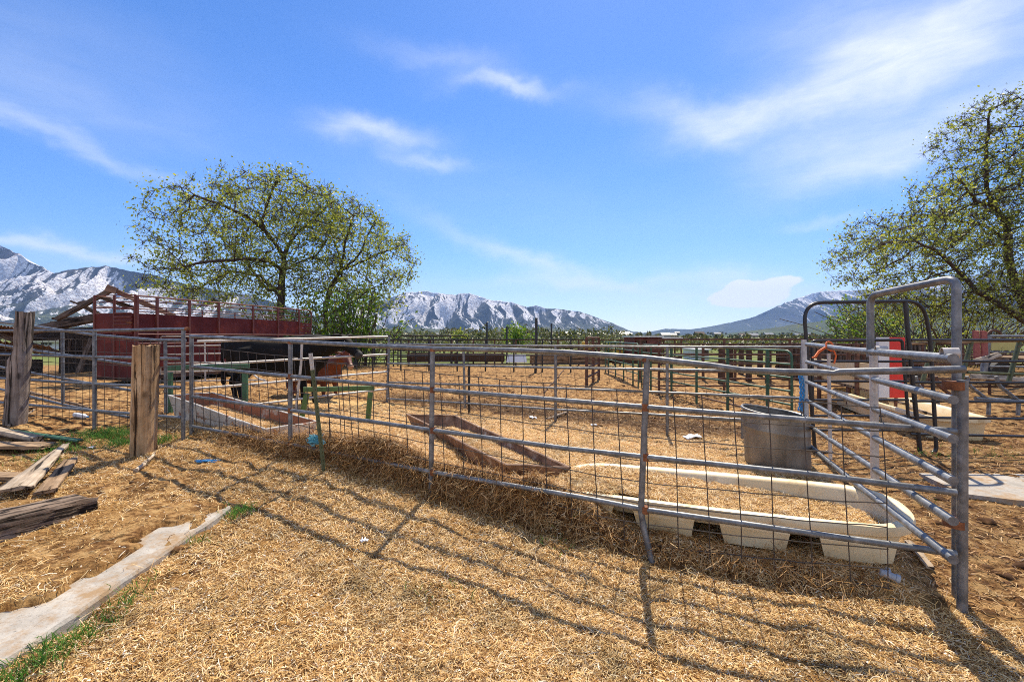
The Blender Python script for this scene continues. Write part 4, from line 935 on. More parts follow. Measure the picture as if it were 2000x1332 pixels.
# near end: frame, solid panel, slatted door
mb = MB(); mb.slabq(endf(0.03,1.72),endf(TW,1.72),endf(TW,2.25),endf(.03,2.25),.03); mb.build('end_panel', 'red', t, False)
mb = MB(); mb.slabq(endf(0.03,.55),endf(TW,.55),endf(TW,1.62),endf(.03,1.62),.03); mb.build('end_panel', 'red', t, False)
for w in (0,.70,TW): pipe('post', [endf(w,.5,.03), endf(w,TZ+.02,.03)], .033, 'redrail', t, 8, .9)
for z in (TZ+.02,2.55,2.40): pipe('rail', [endf(0,z,.03), endf(TW,z,.03)], .016, 'redrail', t, 6)
dr = MB(); dr.box(endf(.36,1.95,.05), .03,.60,.5, Matrix((Vector((ux.x,ux.y,0)),Vector((uy.x,uy.y,0)),Vector((0,0,1)))).transposed()); dr = dr.build('door', 'red', t, False)
for z in (1.75,1.85,1.95,2.05,2.15,2.25,2.36): pipe('slat', [endf(.08,z,.075), endf(.66,z,.075)], .016, 'redrail', dr, 6)
pipe('latch', [endf(.04,2.0,.09), endf(.22,2.0,.09)], .018, 'rust', dr, 6)
for s_ in (3.2,4.1):
    for o_ in (-.02, TW-.1):
        w_ = side(s_,.68,o_); ay = Vector((uy.x,uy.y,0)); mb = MB(); mb.tube([w_-ay*.02,w_,w_+ay*.2,w_+ay*.22],[.30,.36,.36,.30],20); wh = mb.build('wheel', 'rubber', t)
        mb = MB(); mb.tube([w_-ay*.035,w_-ay*.025],[.17,.19],14); mb.build('rim', 'galv_pale', wh)
mb = MB(); mb.tube([side(2.7,.75,-.12),side(2.8,1.10,-.12),side(3.2,1.18,-.12),side(4.1,1.18,-.12),side(4.5,1.10,-.12),side(4.6,.75,-.12)], .07, 6, True, .3); mb.build('fender', 'red', t)
mb = MB(); mb.box(side(TLn/2,.52,TW/2), TLn,TW,.1, Matrix((Vector((ux.x,ux.y,0)),Vector((uy.x,uy.y,0)),Vector((0,0,1)))).transposed()); mb.build('deck', 'dark', t, False)

# ------------------------------------------------------------------ collapsed shed
SD = 17.0
t = thing('collapsed_shed', P(150,745,SD), 'collapsed grey wooden shed with bare roof timbers beside the maroon trailer', 'shed')
def bb(nm, a, c, w, th, mat='barn', up=(0,-1,.2), seed=1): return board(nm, P(*a), P(*c), w, th, mat, up, None, t, .02, seed)
bb('rafter', (218,566,15.8), (110,624,15.6), .17, .08, seed=1); bb('rafter', (214,563,15.9), (335,616,16.6), .16, .08, 'tin', seed=2)
bb('rafter', (158,595,17), (240,640,17.5), .14, .06, seed=3); bb('rafter', (166,600,16.6), (192,611,16.8), .10, .05, seed=4)
bb('rafter', (208,562,15.7), (228,569,15.7), .22, .05, 'tin', seed=9); bb('rafter', (192,579,16.8), (270,605,17.6), .16, .06, seed=5)
bb('beam', (60,646,16), (195,619,16.5), .30, .12, seed=6); bb('beam', (101,622,16.6), (152,621,17), .07, .05, seed=7); bb('beam', (97,630,16.3), (160,625,16.6), .07, .04, seed=8)
bb('beam', (137,588,17), (162,597,17), .06, .04, seed=10); bb('beam', (152,594,17), (166,591,17), .16, .04, seed=11)
bb('beam', (30,655,16.5), (200,650,17), .42, .12, 'barn_dark', seed=12)
bb('beam', (0,655,15.2), (118,690,16.2), .16, .07, 'barn', seed=13); bb('beam', (0,652,15), (26,668,15), .05, .03, 'barn', seed=14)
for i, px in enumerate(np.linspace(121,190,10)): bb('wall_board', (px,663,17.6), (px-1,742,17.6), .20, .03, 'barn_dark', (0,-1,0), 20+i)
for i, px in enumerate(np.linspace(-40,78,13)): bb('wall_board', (px,702 if px > 52 else 672,17.5), (px,744,17.5), .21, .03, 'barn_dark', (0,-1,0), 40+i)
for i, (a, c) in enumerate((((138,664,17.3),(134,686,17.3)),((167,664,17.3),(165,684,17.3)),((180,660,16.8),(150,735,16.2)),((126,664,17.3),(124,690,17.3)))): bb('brace', a, c, .10 if i != 2 else .2, .05, 'barn', (0,-1,0), 60+i)
pr = MB()
def sheet(nm, a, b_, c, d, mat):
    A_,B_,C_,D_ = P(*a),P(*b_),P(*c),P(*d); mb = MB(); n_ = 26; v = []
    nrm = (B_-A_).cross(D_-A_).normalized()
    for i in range(n_+1):
        o_ = nrm*(.025*math.cos(i*PI)); v += [A_.lerp(B_,i/n_)+o_, D_.lerp(C_,i/n_)+o_]
    mb.add(v, [(2*i,2*i+2,2*i+3,2*i+1) for i in range(n_)]); o = mb.build(nm, mat, t, False); s_ = o.modifiers.new('t','SOLIDIFY'); s_.thickness = .01; return o
sheet('roof_sheet', (-60,628,14.5), (30,640,14.6), (60,664,17), (-60,650,17), 'tin')
sheet('roof_sheet', (-60,660,15), (95,676,15.4), (118,695,17.4), (-60,678,17.4), 'tin')
sheet('roof_sheet', (216,564,15.9), (330,614,16.6), (350,618,18.4), (240,570,17.6), 'tin')

# ------------------------------------------------------------------ back corrals
def corral(label, name, fn_pts, z0, zs, rad, mat, nposts, postr, cat='fence panel', flatpost=False, group=None, zoff=.05):
    A_, B_ = [Vector(q) for q in fn_pts]; gm = gzf((A_.x+B_.x)/2,(A_.y+B_.y)/2)
    t = thing(name, (A_.x,A_.y,gzf(A_.x,A_.y)), label, cat, group)
    for z in zs: pipe('rail', [(A_.x,A_.y,z0+z),(B_.x,B_.y,z0+z)], rad, mat, t, 6)
    for i in range(nposts):
        q = A_.lerp(B_, i/(nposts-1)); pipe('post', [(q.x,q.y,min(z0,gzf(q.x,q.y))-.05),(q.x,q.y,z0+zs[-1]+.0)], postr, mat, t, 6, 1)
    return t
# two green panels
def gpanel(label, a, c, z, npost, pxs=None):
    A_, B_ = Vector((a[0],a[1],0)), Vector((c[0],c[1],0)); t = thing('pipe_fence', (a[0],a[1],z), label, 'fence panel', 'green corral panels')
    H = 1.36
    pipe('frame', fillet([A_+Vector((0,0,z+.12)), A_+Vector((0,0,z+H)), B_+Vector((0,0,z+H)), B_+Vector((0,0,z+.12))], .16), .022, 'green', t, 8)
    for k in (.16,.40,.64,.88,1.12): pipe('rail', [A_+Vector((0,0,z+k)), B_+Vector((0,0,z+k))], .019, 'green' if k > .2 else 'rust_pipe', t, 8)
    for i in range(npost): q = A_.lerp(B_, (i+.5)/npost); pipe('stay', [q+Vector((0,0,z-.02)), q+Vector((0,0,z+H))], .05, 'green', t, 8, .5)
    for q in (A_,B_): pipe('leg', [q+Vector((0,0,z-.05)), q+Vector((0,0,z+.3))], .022, 'green', t, 8)
gpanel('nearer green pipe corral panel with wide flat stays', (4.03,14.3), (4.98,8.2), .02, 5)
gpanel('farther green pipe corral panel beyond the nearer green one', (3.95,19.5), (4.0,14.6), .05, 4)
corral('rusty brown pipe fence crossing behind the green panels', 'pipe_fence', ((4.05,12.7),(16.5,12.4)), .06, (.22,.42,.60,.82,1.08,1.50), .026, 'rust_pipe', 8, .034)
corral('short rusty pipe gate swung inside the far corral', 'pipe_fence', ((2.25,13.9),(3.05,16.2)), .1, (.3,.6,.9,1.2,1.5), .03, 'rust_pipe', 3, .05)
corral('thin rusty pipe fence closing the far side of the back corral', 'pipe_fence', ((-7.5,23.5),(9,24.5)), .14, (.3,.55,.8,1.05,1.32), .03, 'rust_pipe', 16, .045)
corral('second rusty pipe fence, deeper behind the brown one, with close set posts', 'pipe_fence', ((4.6,16.6),(17,16.2)), .06, (.35,.65,.95,1.30), .03, 'rust_pipe', 12, .05)
corral('dark pipe fence crossing in front of the long feed bunks', 'pipe_fence', ((-5.8,19.2),(3.6,19.0)), .15, (.35,.70,1.02,1.36), .026, 'black', 9, .035)
for i, (xa, ya, xb, yb, lab) in enumerate(((-8.6,20.3,-5.4,21.0,'first dark round-cornered corral panel before the green pasture'),(-5.3,21.4,-2.1,22.0,'second dark round-cornered corral panel, nearer the tall posts'),(-8.9,26,-4.6,26.5,'third dark corral panel standing deeper in the green pasture'))):
    A_, B_ = Vector((xa,ya,.25)), Vector((xb,yb,.25)); t = thing('pipe_fence', A_, lab, 'fence panel', 'dark corral panels by the pasture')
    pipe('frame', fillet([A_, A_+Vector((0,0,1.42)), B_+Vector((0,0,1.42)), B_], .25), .028, 'black', t, 8)
    for k in (.2,.45,.7,.95,1.2): pipe('rail', [A_+Vector((0,0,k)), B_+Vector((0,0,k))], .022, 'black', t, 6)
    for k in (.25,.5,.75): q = A_.lerp(B_,k); pipe('stay', [q, q+Vector((0,0,1.42))], .026, 'black', t, 6)
# distant six-rail panel behind the cow
A7, B7 = (-9.8,12.9), (-6.1,12.3)
t = thing('pipe_fence', (A7[0],A7[1],.3), 'light galvanised six rail panel standing behind the black cow', 'fence panel')
f7 = lambda px, py: onl(px, py, A7, B7)
pipe('frame', fillet([f7(313,755), f7(313,657), f7(440,657), f7(500,737), f7(520,745)], .12), .022, 'galv_pale', t, 8)
for y in (676,692,709,726,744): pipe('rail', [f7(314,y+1), f7(438 if y < 740 else 518,y-2)], .02, 'galv_pale', t, 8)
pipe('stay', [f7(400,664), f7(401,742)], .02, 'galv_pale', t, 8)
# tall thin dark posts
for px, yt, yb, d, lab in ((951,630,705,26,'short tall dark steel post left of the four, clear of the young tree'),(990,638,705,26,'dark steel post standing against the pale green young tree'),(1047.5,621,726,18.6,'tallest dark steel post, leaning at its foot, in front of the mountains'),(1077,632,705,26,'thin dark steel post rightmost of the four tall ones')):
    a, c = P(px,yt,d), P(px-2 if d < 20 else px,yb,d); c.z = min(c.z, gzf(c.x,c.y))-.1
    if d < 20: mb = MB(); mb.tube([c, P(px,690,d), a], .055, 8)
    else: mb = MB(); mb.tube([c, a], .05, 8)
    o = mb.build('steel_post', 'black'); tag(o, lab, 'steel post', 'tall dark posts in the back corral')
# young tree stake with leaves, black stake by the back fence
p = f5(915,805); mb = MB(); mb.tube([p+Vector((0,.12,-.1)), f5(915,716)+Vector((0,.12,0))], .022, 8); tag(mb.build('stake', 'black'), 'short black stake standing behind the back fence', 'stake')

# dark feed bunks at the far edge, grey sheet
def bunk(label, px0, px1, y0, y1, d, mat='dark', depth=.9):
    a, c = P(px0,y0,d), P(px1,y0,d); zb = P(px0,y1,d).z
    t = thing('feed_bunk', (a.x,a.y,zb), label, 'feed bunk', 'long feed bunks across the back corral')
    MB().slabq((a.x,d,zb),(c.x,d,zb),(c.x,d-.05,a.z),(a.x,d-.05,a.z),.06).build('front_board', mat, t, False)
    MB().slabq((c.x,d+depth,zb),(a.x,d+depth,zb),(a.x,d+depth,a.z),(c.x,d+depth,a.z),.06).build('back_board', mat, t, False)
    MB().box(((a.x+c.x)/2,d+depth/2,zb+.2), c.x-a.x-.02, depth-.1, .05).build('floor_board', mat, t, False)
    for q in (a.x+.1,(a.x+c.x)/2,c.x-.1): MB().box((q,d-.09,(a.z+zb)/2), .1,.06,a.z-zb+.12).build('upright', mat, t, False)
bunk('longest dark timber feed bunk before the pasture', 795, 985, 691, 707, 23)
bunk('brown feed bunk right of the grey sheet', 1036, 1190, 694, 712, 22.4, 'plank_brown')
bunk('dark feed bunk glimpsed between the green stays', 1196, 1330, 697, 711, 21.5)
a = P(1009,707,21.4); mb = MB(); mb.slabq(P(989,707.5,21.6),P(1029,707.5,21.6),P(1027,692,21.8),P(992,692,21.8),.05); o = mb.build('metal_sheet', 'white', None, False); tag(o, 'grey white metal sheet propped against the far bunk', 'metal sheet')

# red loafing box with white roof
def shedbox(name, label, cat, px0, px1, yt, yb, d, dep, mat, roof, parts=True):
    a, c = P(px0,yt,d), P(px1,yt,d); zb = .1
    t = thing(name, ((a.x+c.x)/2,d,zb), label, cat)
    MB().slabq((a.x,d,zb),(c.x,d,zb),(c.x,d,a.z),(a.x,d,a.z),.08).build('front_wall', mat, t, False)
    MB().slabq((a.x-.01,d+dep,zb),(a.x-.01,d+.01,zb),(a.x-.01,d+.01,a.z),(a.x-.01,d+dep,a.z),.08).build('side_wall', mat, t, False)
    MB().slabq((c.x+.01,d+.01,zb),(c.x+.01,d+dep,zb),(c.x+.01,d+dep,a.z),(c.x+.01,d+.01,a.z),.08).build('side_wall', mat, t, False)
    MB().slabq((c.x,d+dep+.01,zb),(a.x,d+dep+.01,zb),(a.x,d+dep+.01,a.z),(c.x,d+dep+.01,a.z),.08).build('back_wall', mat, t, False)
    MB().box(((a.x+c.x)/2,d+dep/2,a.z+.05), c.x-a.x+.2, dep+.3, .07).build('roof', roof, t, False)
    return t, a, c
t, a, c = shedbox('loading_shed', 'small red shed with a white flat roof beyond the corral', 'shed', 1240, 1292, 659, 692, 27, 2.6, 'bright_red' if False else 'red', 'white')
mb = MB(); mb.slabq(P(1243,688,26.9),P(1262,688,26.9),P(1262,664,26.9),P(1243,664,26.9),.03); mb.build('doorway', 'dark', t, False)
mb = MB(); mb.slabq(P(1264,690,26.88),P(1290,690,26.88),P(1290,662,26.88),P(1264,662,26.88),.03); mb.build('door', 'redrail', t, False)
MB().box(P(1305,660,27.6), 1.2, 1.6, .08).build('awning', 'white', t, False)
for px in (1296,1318): pipe('post', [P(px,660,27), P(px,700,27)], .05, 'rust_pipe', t, 6)
# yellow machine, white box truck far behind
t = thing('loader', P(1143,700,30), 'small yellow farm loader with a dark cab frame past the bunks', 'loader')
MB().box(P(1146,684,30), .7,1.6,.75).build('body', 'yellow', t, False, .05)
MB().slabq(P(1136,676,29.4),P(1146,676,29.4),P(1145,667,29.4),P(1137,667,29.4),.25).build('bucket', 'yellow', t, False, .03)
pipe('arm', [P(1141,690,29.5), P(1140,674,29.4)], .07, 'yellow', t, 6)
for px in (1152,1171): pipe('cab_post', [P(px,690,30), P(px,670,30)], .05, 'rust_pipe', t, 6)
pipe('cab_roof', [P(1152,668,30), P(1171,672,30)], .05, 'rust_pipe', t, 6)
for px in (1136,1156):
    w_ = P(px,693,29.2); mb = MB(); mb.tube([w_, w_+Vector((.0,.25,0))], .38, 14); mb.build('wheel', 'rubber', t)
t = thing('hay_rake', P(1213,700,30), 'yellow hay implement low among the rails beside the red shed', 'hay implement')
MB().box(P(1213,687,30), .8,1.0,.35).build('frame', 'yellow', t, False, .04)
for px in (1206,1220): w_ = P(px,694,29.6); mb = MB(); mb.tube([w_, w_+Vector((0,.15,0))], .28, 12); mb.build('wheel', 'rubber', t)
t, a, c = shedbox('white_hut', 'tiny white hut with a dark opening behind the brown fence', 'hut', 1357, 1385, 684, 694, 30, 2.0, 'white', 'white')
mb = MB(); mb.slabq(P(1374,694,29.9),P(1384,694,29.9),P(1384,685,29.9),P(1374,685,29.9),.03); mb.build('opening', 'dark', t, False)
# board fence behind the right gate
t = thing('board_fence', P(1640,740,17), 'grey weathered vertical board fence behind the black gate', 'board fence')
r = random.Random(5)
for i in range(34):
    px = 1520+i*8.6; q = P(px,0,17.2+.25*(i%2)*.2); zb = gzf(q.x,17.2)
    board('board', (q.x,q.y,zb), (q.x+.0,q.y,1.30+r.random()*.1), .155, .03, 'barn', (0,-1,0), None, t, .01, i, 3)
for z in (.5,1.1): pipe('rail', [(P(1515,0,17.3).x,17.3,z),(P(1815,0,17.3).x,17.3,z)], .05, 'dark', t, 6)
# timber posts between (wooden posts row)
for i, px in enumerate((1408,1426,1447,1462,1484,1500,1527,1545,1560)):
    d = 15.5+(i*37%5)*.8; q = P(px,0,d); zb = gzf(q.x,d); mb = MB(); mb.tube([(q.x,d,zb-.2),(q.x+.02,d,(zb+1.35-(i*29%7)*.035)*.97)], [.11,.095], 8)
    o = mb.build('timber_post', 'dark'); tag(o, 'dark timber corral post behind the brown pipe fence', 'timber post', 'timber corral posts')

# ------------------------------------------------------------------ right yard: feeders, striped board, implements
T1 = tub('pale yellow plastic feed tub lying beyond the black panel', (7.3,8.8,.43), (.30,.95), 4.2,.95,.36,.0,.0,'cream',1)
t, c, X, Y, Zv = T1
mb = MB(); mb.tube([c-X*.3-Y*.1-Zv*.04, c-X*1.15-Y*.05-Zv*.10], .02, 6)
mb.tube([c-X*.3-Y*.1-Zv*.04, c-X*.2+Y*.2-Zv*.0], .03, 6); mb.tube([c-X*1.15-Y*.05-Zv*.10, c-X*1.05+Y*.25-Zv*.0], .03, 6)
tag(mb.build('wooden_rack', 'plank'), 'small pale wooden rack dropped inside the yellow tub', 'rack')
trough('long rusty feed trough behind the yellow tub', P(1640,772,11.5), P(2080,880,6.8), P(2180,858,7.7), P(1665,762,12.3), .30, 'rust_trough', 'rust', .8, .02)
# striped board
t = thing('striped_board', P(1741,778,7.9), 'upright white and red striped board behind the black gate', 'board')
a0 = P(1716,659,7.9); a1 = P(1767,659,7.9); zb = P(1741,777,7.9).z; xm = P(1737,0,7.9).x
MB().box(((a0.x+xm)/2,7.93,(a0.z+zb)/2), xm-a0.x, .07, a0.z-zb).build('white_stripe', 'white', t, False, .006)
MB().box(((xm+a1.x)/2+.002,7.93,(a0.z+zb)/2), a1.x-xm, .074, a0.z-zb).build('red_stripe', 'bright_red', t, False, .006)
for x_ in (a0.x+.05,a1.x-.05): pipe('leg', [(x_,8.0,zb+.3),(x_,8.05,gzf(x_,8.05)-.02)], .025, 'rust_pipe', t, 6)
# white sided bunk wagon left of it
t = thing('feed_wagon', P(1660,775,10), 'white sided feed wagon on dark frame behind the black gate', 'feed wagon')
MB().slabq(P(1575,733,11.2),P(1716,768,9.2),P(1716,712,9.2),P(1575,700,11.2),.05).build('side_panel', 'cream', t, False)
MB().slabq(P(1716,768,10.0),P(1590,733,12.2),P(1590,700,12.2),P(1716,712,10.0),.05).build('side_panel', 'cream', t, False)
MB().slabq(P(1575,731,11.2),P(1716,766,9.2),P(1730,762,10),P(1590,731,12.2),.05).build('bed', 'plank_brown', t, False)
for px, d, y1 in ((1600,10.7,780),(1657,10,792),(1674,9.7,790)): pipe('upright', [P(px,672,d), P(px,y1,d)], .045, 'rust_pipe', t, 8)
# hay feeder with slant bars
t = thing('hay_feeder', P(1940,790,9.4), 'long slant bar cattle feeder with bent pipe legs', 'hay feeder')
def fe(px, py, d=9.2): return P(px, py, d)
pipe('rail', [fe(1778,671), fe(2120,662)], .028, 'plank_brown', t, 8); pipe('rail', [fe(1890,727.5), fe(2120,735)], .025, 'olive', t, 8)
for px in (1822,1896,1990,2080): 
    pipe('slant_bar', [fe(px+1,668), fe(px-20,745)], .05, 'olive', t, 8, .6)
for px in (1800,1840,1900,1958,2050):
    pipe('bent_leg', fillet([fe(px-12,735), fe(px-8,752), fe(px+32,783), fe(px+30,815)], .1), .034, 'galv' if px != 1840 else 'rust_pipe', t, 8)
pipe('skid', [fe(1905,778), fe(2090,790)], .04, 'galv', t, 8)
# silver hauler with yellow tank panel, red uprights
t = thing('utility_trailer', P(1975,735,11.5), 'old silver utility trailer with a faded yellow side panel', 'trailer')
q = lambda px, py, d=11.5: P(px, py, d)
MB().slabq(q(1936,684),q(1993,684),q(1993,668),q(1936,668),.06).build('side_panel', 'yellowgreen', t, False)
for y in (656.5,687.5,716): pipe('rail', [q(1932,y), q(2120,y+1)], .055 if y < 660 else .04, 'galv', t, 8, .7)
pipe('corner_post', [q(1930,656), q(1920,735)], .07, 'galv', t, 8)
w_ = q(1942,656,11.6); mb = MB(); mb.tube([w_+Vector((.17*math.cos(a),0,.14*math.sin(a))) for a in np.linspace(-.2,3.3,12)], .03, 6); mb.build('wheel_hoop', 'rust_pipe', t)
MB().box(q(2030,700,12.3), 2.4,1.4,.08).build('deck', 'plank_brown', t, False)
for px in (1960,2060): w_ = q(px,730,11.9); mb = MB(); mb.tube([w_, w_+Vector((0,.2,0))], .32, 16); mb.build('wheel', 'rubber', t)
for i, (px, lab) in enumerate(((1906,'left one of two upright faded red boards by the silver trailer'),(1921,'right one of two upright faded red boards by the silver trailer'))):
    o = board('red_board', P(px,646,10.6), P(px+3,702,10.5), .135, .04, 'redboard', (0,-1,0), None, None, .008, i); tag(o, lab, 'board', 'upright red boards')
for i, (a, c, lab) in enumerate((((1905,706,10.2),(1952,692,10.6),'upper pale board slanting against the silver trailer'),((1896,735,9.9),(2010,742,10.4),'lower grey board lying under the silver trailer'))):
    o = board('wood_plank', P(*a), P(*c), .12, .04, 'plank', (0,-1,.6), None, None, .01, 70+i); tag(o, lab, 'plank')
# ------------------------------------------------------------------ trees: limbs drawn, twigs grown by space colonisation
def grow_tree(limbs, ells, n_att, step, di, dk, seed, iters=110):
    rg = np.random.default_rng(seed); pos = []; par = []
    for lb in limbs:
        pts = [np.array(p) for p in lb['pts']]; prev = -1
        if lb.get('at') is not None:
            dd = [np.linalg.norm(p-pts[0]) for p in pos]; prev = int(np.argmin(dd))
        for i in range(len(pts)):
            if i == 0:
                if prev < 0: pos.append(pts[0]); par.append(-1); prev = len(pos)-1
                else: pts[0] = pos[prev]
                continue
            L = np.linalg.norm(pts[i]-pts[i-1]); k = max(1, int(L/step))
            for j in range(1, k+1):
                pos.append(pts[i-1]+(pts[i]-pts[i-1])*j/k+rg.normal(0,.03*step,3)*2); par.append(prev); prev = len(pos)-1
    att = []
    wsum = sum(e[2] for e in ells)
    for c, r_, w in ells:
        k = int(n_att*w/wsum); q = rg.normal(size=(k,3)); q /= np.linalg.norm(q,axis=1,keepdims=True); q *= (rg.random((k,1))**.42)
        att.append(np.array(c)+q*np.array(r_))
    att = np.vstack(att); Pn = np.array(pos); best = np.full(len(att), 1e9); bi = np.zeros(len(att), int); alive = np.ones(len(att), bool)
    def upd(i0):
        for s0 in range(i0, len(pos), 400):
            Q = np.array(pos[s0:s0+400]); dm = np.linalg.norm(att[:,None]-Q[None],axis=2); j = dm.argmin(1); m_ = dm[np.arange(len(att)), j]
            b_ = m_ < best; best[b_] = m_[b_]; bi[b_] = j[b_]+s0
    upd(0)
    for it in range(iters):
        alive &= best > dk
        k = alive & (best < di)
        if not k.any(): break
        acc = {}
        for a_, n_ in zip(np.where(k)[0], bi[k]):
            v = att[a_]-np.array(pos[n_]); v /= np.linalg.norm(v)+1e-9
            acc[n_] = acc.get(n_, 0)+v
        i0 = len(pos)
        for n_, v in acc.items():
            v = v/(np.linalg.norm(v)+1e-9)+rg.normal(0,.22,3); v /= np.linalg.norm(v)
            pos.append(pos[n_]+v*step); par.append(int(n_))
        upd(i0)
    return np.array(pos), np.array(par)
def tree(name, label, cat, base, limbs, ells, n_att, step, r_tip, expo, seed, leafn, leafs, leafmat, di=None, dk=None, group=None, spread=.30, twigs=0, maxr=.5):
    pos, par = grow_tree(limbs, ells, n_att, step, di or step*6, dk or step*1.6, seed)
    n = len(pos); w = np.zeros(n); ch = np.zeros(n, int)
    for i in range(n):
        if par[i] >= 0: ch[par[i]] += 1
    rad = np.zeros(n)
    for i in range(n-1, -1, -1):
        if ch[i] == 0: rad[i] = r_tip**expo
        if par[i] >= 0: rad[par[i]] += rad[i]
    rad = np.minimum(rad**(1/expo), maxr)
    t = thing(name, base, label, cat, group); rg = np.random.default_rng(seed+1)
    # branches: one short prism per link
    i1 = np.where(par >= 0)[0]; a, b_ = pos[par[i1]], pos[i1]; ra, rb = rad[par[i1]], rad[i1]; ra = np.minimum(ra, rb*1.5)
    def prisms(a, b_, ra, rb, k=5):
        T = b_-a; T /= np.linalg.norm(T,axis=1,keepdims=True)+1e-9; U = np.cross(T,[.31,.22,.93]); U /= np.linalg.norm(U,axis=1,keepdims=True)+1e-9; W = np.cross(T,U)
        an = np.arange(k)*2*PI/k
        ring = lambda c, r_: c[:,None]+r_[:,None,None]*(U[:,None]*np.cos(an)[None,:,None]+W[:,None]*np.sin(an)[None,:,None])
        V = np.concatenate([ring(a,ra),ring(b_,rb)],1).reshape(-1,3); j = np.arange(k); q = np.stack([j,(j+1)%k,(j+1)%k+k,j+k],1)
        return V, ((np.arange(len(a))*2*k)[:,None,None]+q[None]).reshape(-1,4)
    thick = rb > r_tip*2.2
    V1, F1 = prisms(a[thick], b_[thick], ra[thick], rb[thick], 9); numobj('trunk', V1, F1, 'bark', True, t)
    tip = rad < r_tip*2.6; tp = pos[tip]
    cnt = np.where(rg.random(len(tp)) < .18, 0, rg.poisson(leafn*1.4, len(tp))); k = np.repeat(np.arange(len(tp)), cnt); c = tp[k]+rg.normal(0,spread,(len(k),3))
    V2, F2 = prisms(a[~thick], b_[~thick], ra[~thick], rb[~thick], 3)
    if twigs:
        kk = np.repeat(np.arange(len(tp)), twigs); a2 = tp[kk]; dv = rg.normal(0,1,(len(kk),3)); dv[:,2] += .1; dv /= np.linalg.norm(dv,axis=1,keepdims=True); b2 = a2+dv*rg.uniform(.2,.75,(len(kk),1))*step*1.6
        V3, F3 = prisms(a2, b2, np.full(len(kk), r_tip*.8), np.full(len(kk), r_tip*.4), 3); F2 = np.vstack([F2, F3+len(V2)]); V2 = np.vstack([V2, V3])
    numobj('twigs', V2, F2, 'bark', True, t)
    leaves('crown', c, leafs, leafmat, t, rg)
    return t
def leaves(nm, c, s, mat, t, rg):
    n = len(c); U = rg.normal(size=(n,3)); U /= np.linalg.norm(U,axis=1,keepdims=True); W = np.cross(U, rg.normal(size=(n,3))); W /= np.linalg.norm(W,axis=1,keepdims=True)
    L = (s*rg.uniform(.4,1.6,n))[:,None]; nrm = np.cross(U,W)
    V = np.stack([c-U*L*.5, c+W*L*.28+nrm*L*.08, c+U*L*.5, c-W*L*.28+nrm*L*.08],1).reshape(-1,3)
    return numobj(nm, V, np.arange(n*4).reshape(n,4), mat, True, t)
def E(px, py, d, rx, ry, rd, w): return (tuple(P(px,py,d)), (rx/F*d, rd, ry/F*d), w)
def LB(d, pts, at=None, z0=None):
    q = [tuple(P(px,py,d+dz)) for px,py,dz in pts]
    if z0 is not None: q[0] = (q[0][0], q[0][1], z0)
    return {'pts': q, 'at': at}
d = 25
tree('elm_tree', 'wide airy elm with fresh green leaves behind the maroon trailer', 'tree', (P(546,700,d).x,d,.25),
 [LB(d,[(545,700,0),(547,600,.0),(551,545,0),(556,500,.2),(566,478,.3),(580,458,.6),(602,436,.8),(622,420,1.0)],None,.2),
  LB(d,[(556,500,0),(533,467,-.6),(517,448,-1),(511,430,-1.2),(526,385,-1.6),(543,348,-2)],1), LB(d,[(566,478,0),(575,450,1.6),(590,410,2.4),(600,370,2.8)],1),
  LB(d,[(549,560,0),(524,566,.8),(500,540,1.6),(482,512,2.4),(440,470,3),(400,430,3.3)],1), LB(d,[(550,535,0),(528,512,-1),(498,507,-2),(455,508,-3),(400,512,-3.4),(365,520,-3)],1),
  LB(d,[(548,575,0),(510,540,1),(455,530,2.5),(400,555,3),(360,585,3.4)],1), LB(d,[(550,535,0),(580,515,1.5),(615,500,2.5),(640,470,3)],1), LB(d,[(520,440,0),(480,420,-2),(430,400,-3),(380,380,-3)],1)],
 [E(530,428,d,138,96,5,1.0),E(415,455,d,95,80,5,.62),E(590,412,d,80,66,5,.5),E(365,520,d,55,50,4,.22),E(420,560,d,110,45,4,.3),E(560,520,d,120,60,4,.3),E(300,562,d,26,24,2,.03)],
 2600, .42, .0135, 2.15, 3, 15, .135, 'leaf', 2.6, .62, None, .29, 7, .40)
tree('elm_tree', 'second elm with a leaning trunk and spreading right limbs', 'tree', (P(636,700,d+1).x,d+1,.25),
 [LB(d+1,[(634,700,0),(636,600,0),(646,560,0),(668,528,0),(690,508,.4),(708,488,.7),(716,466,1),(735,425,1.5)],None,.2),
  LB(d+1,[(668,528,0),(715,508,-.8),(745,493,-1.3),(790,478,-1.6)],1), LB(d+1,[(650,553,0),(668,540,1),(660,490,1.5),(640,440,2)],1), LB(d+1,[(636,610,0),(690,590,-1),(730,560,-2),(765,545,-2)],1), LB(d+1,[(668,528,0),(675,470,-1),(690,420,-1.5)],1)],
 [E(690,455,d+1,75,75,4,.7),E(770,500,d+1,50,55,3.5,.4),E(720,560,d+1,75,60,4,.45),E(640,430,d+1,55,70,4,.35),E(640,560,d+1,60,60,4,.22)],
 1350, .42, .0125, 2.15, 8, 15, .135, 'leaf', 2.6, .62, None, .29, 7, .34)
d = 19
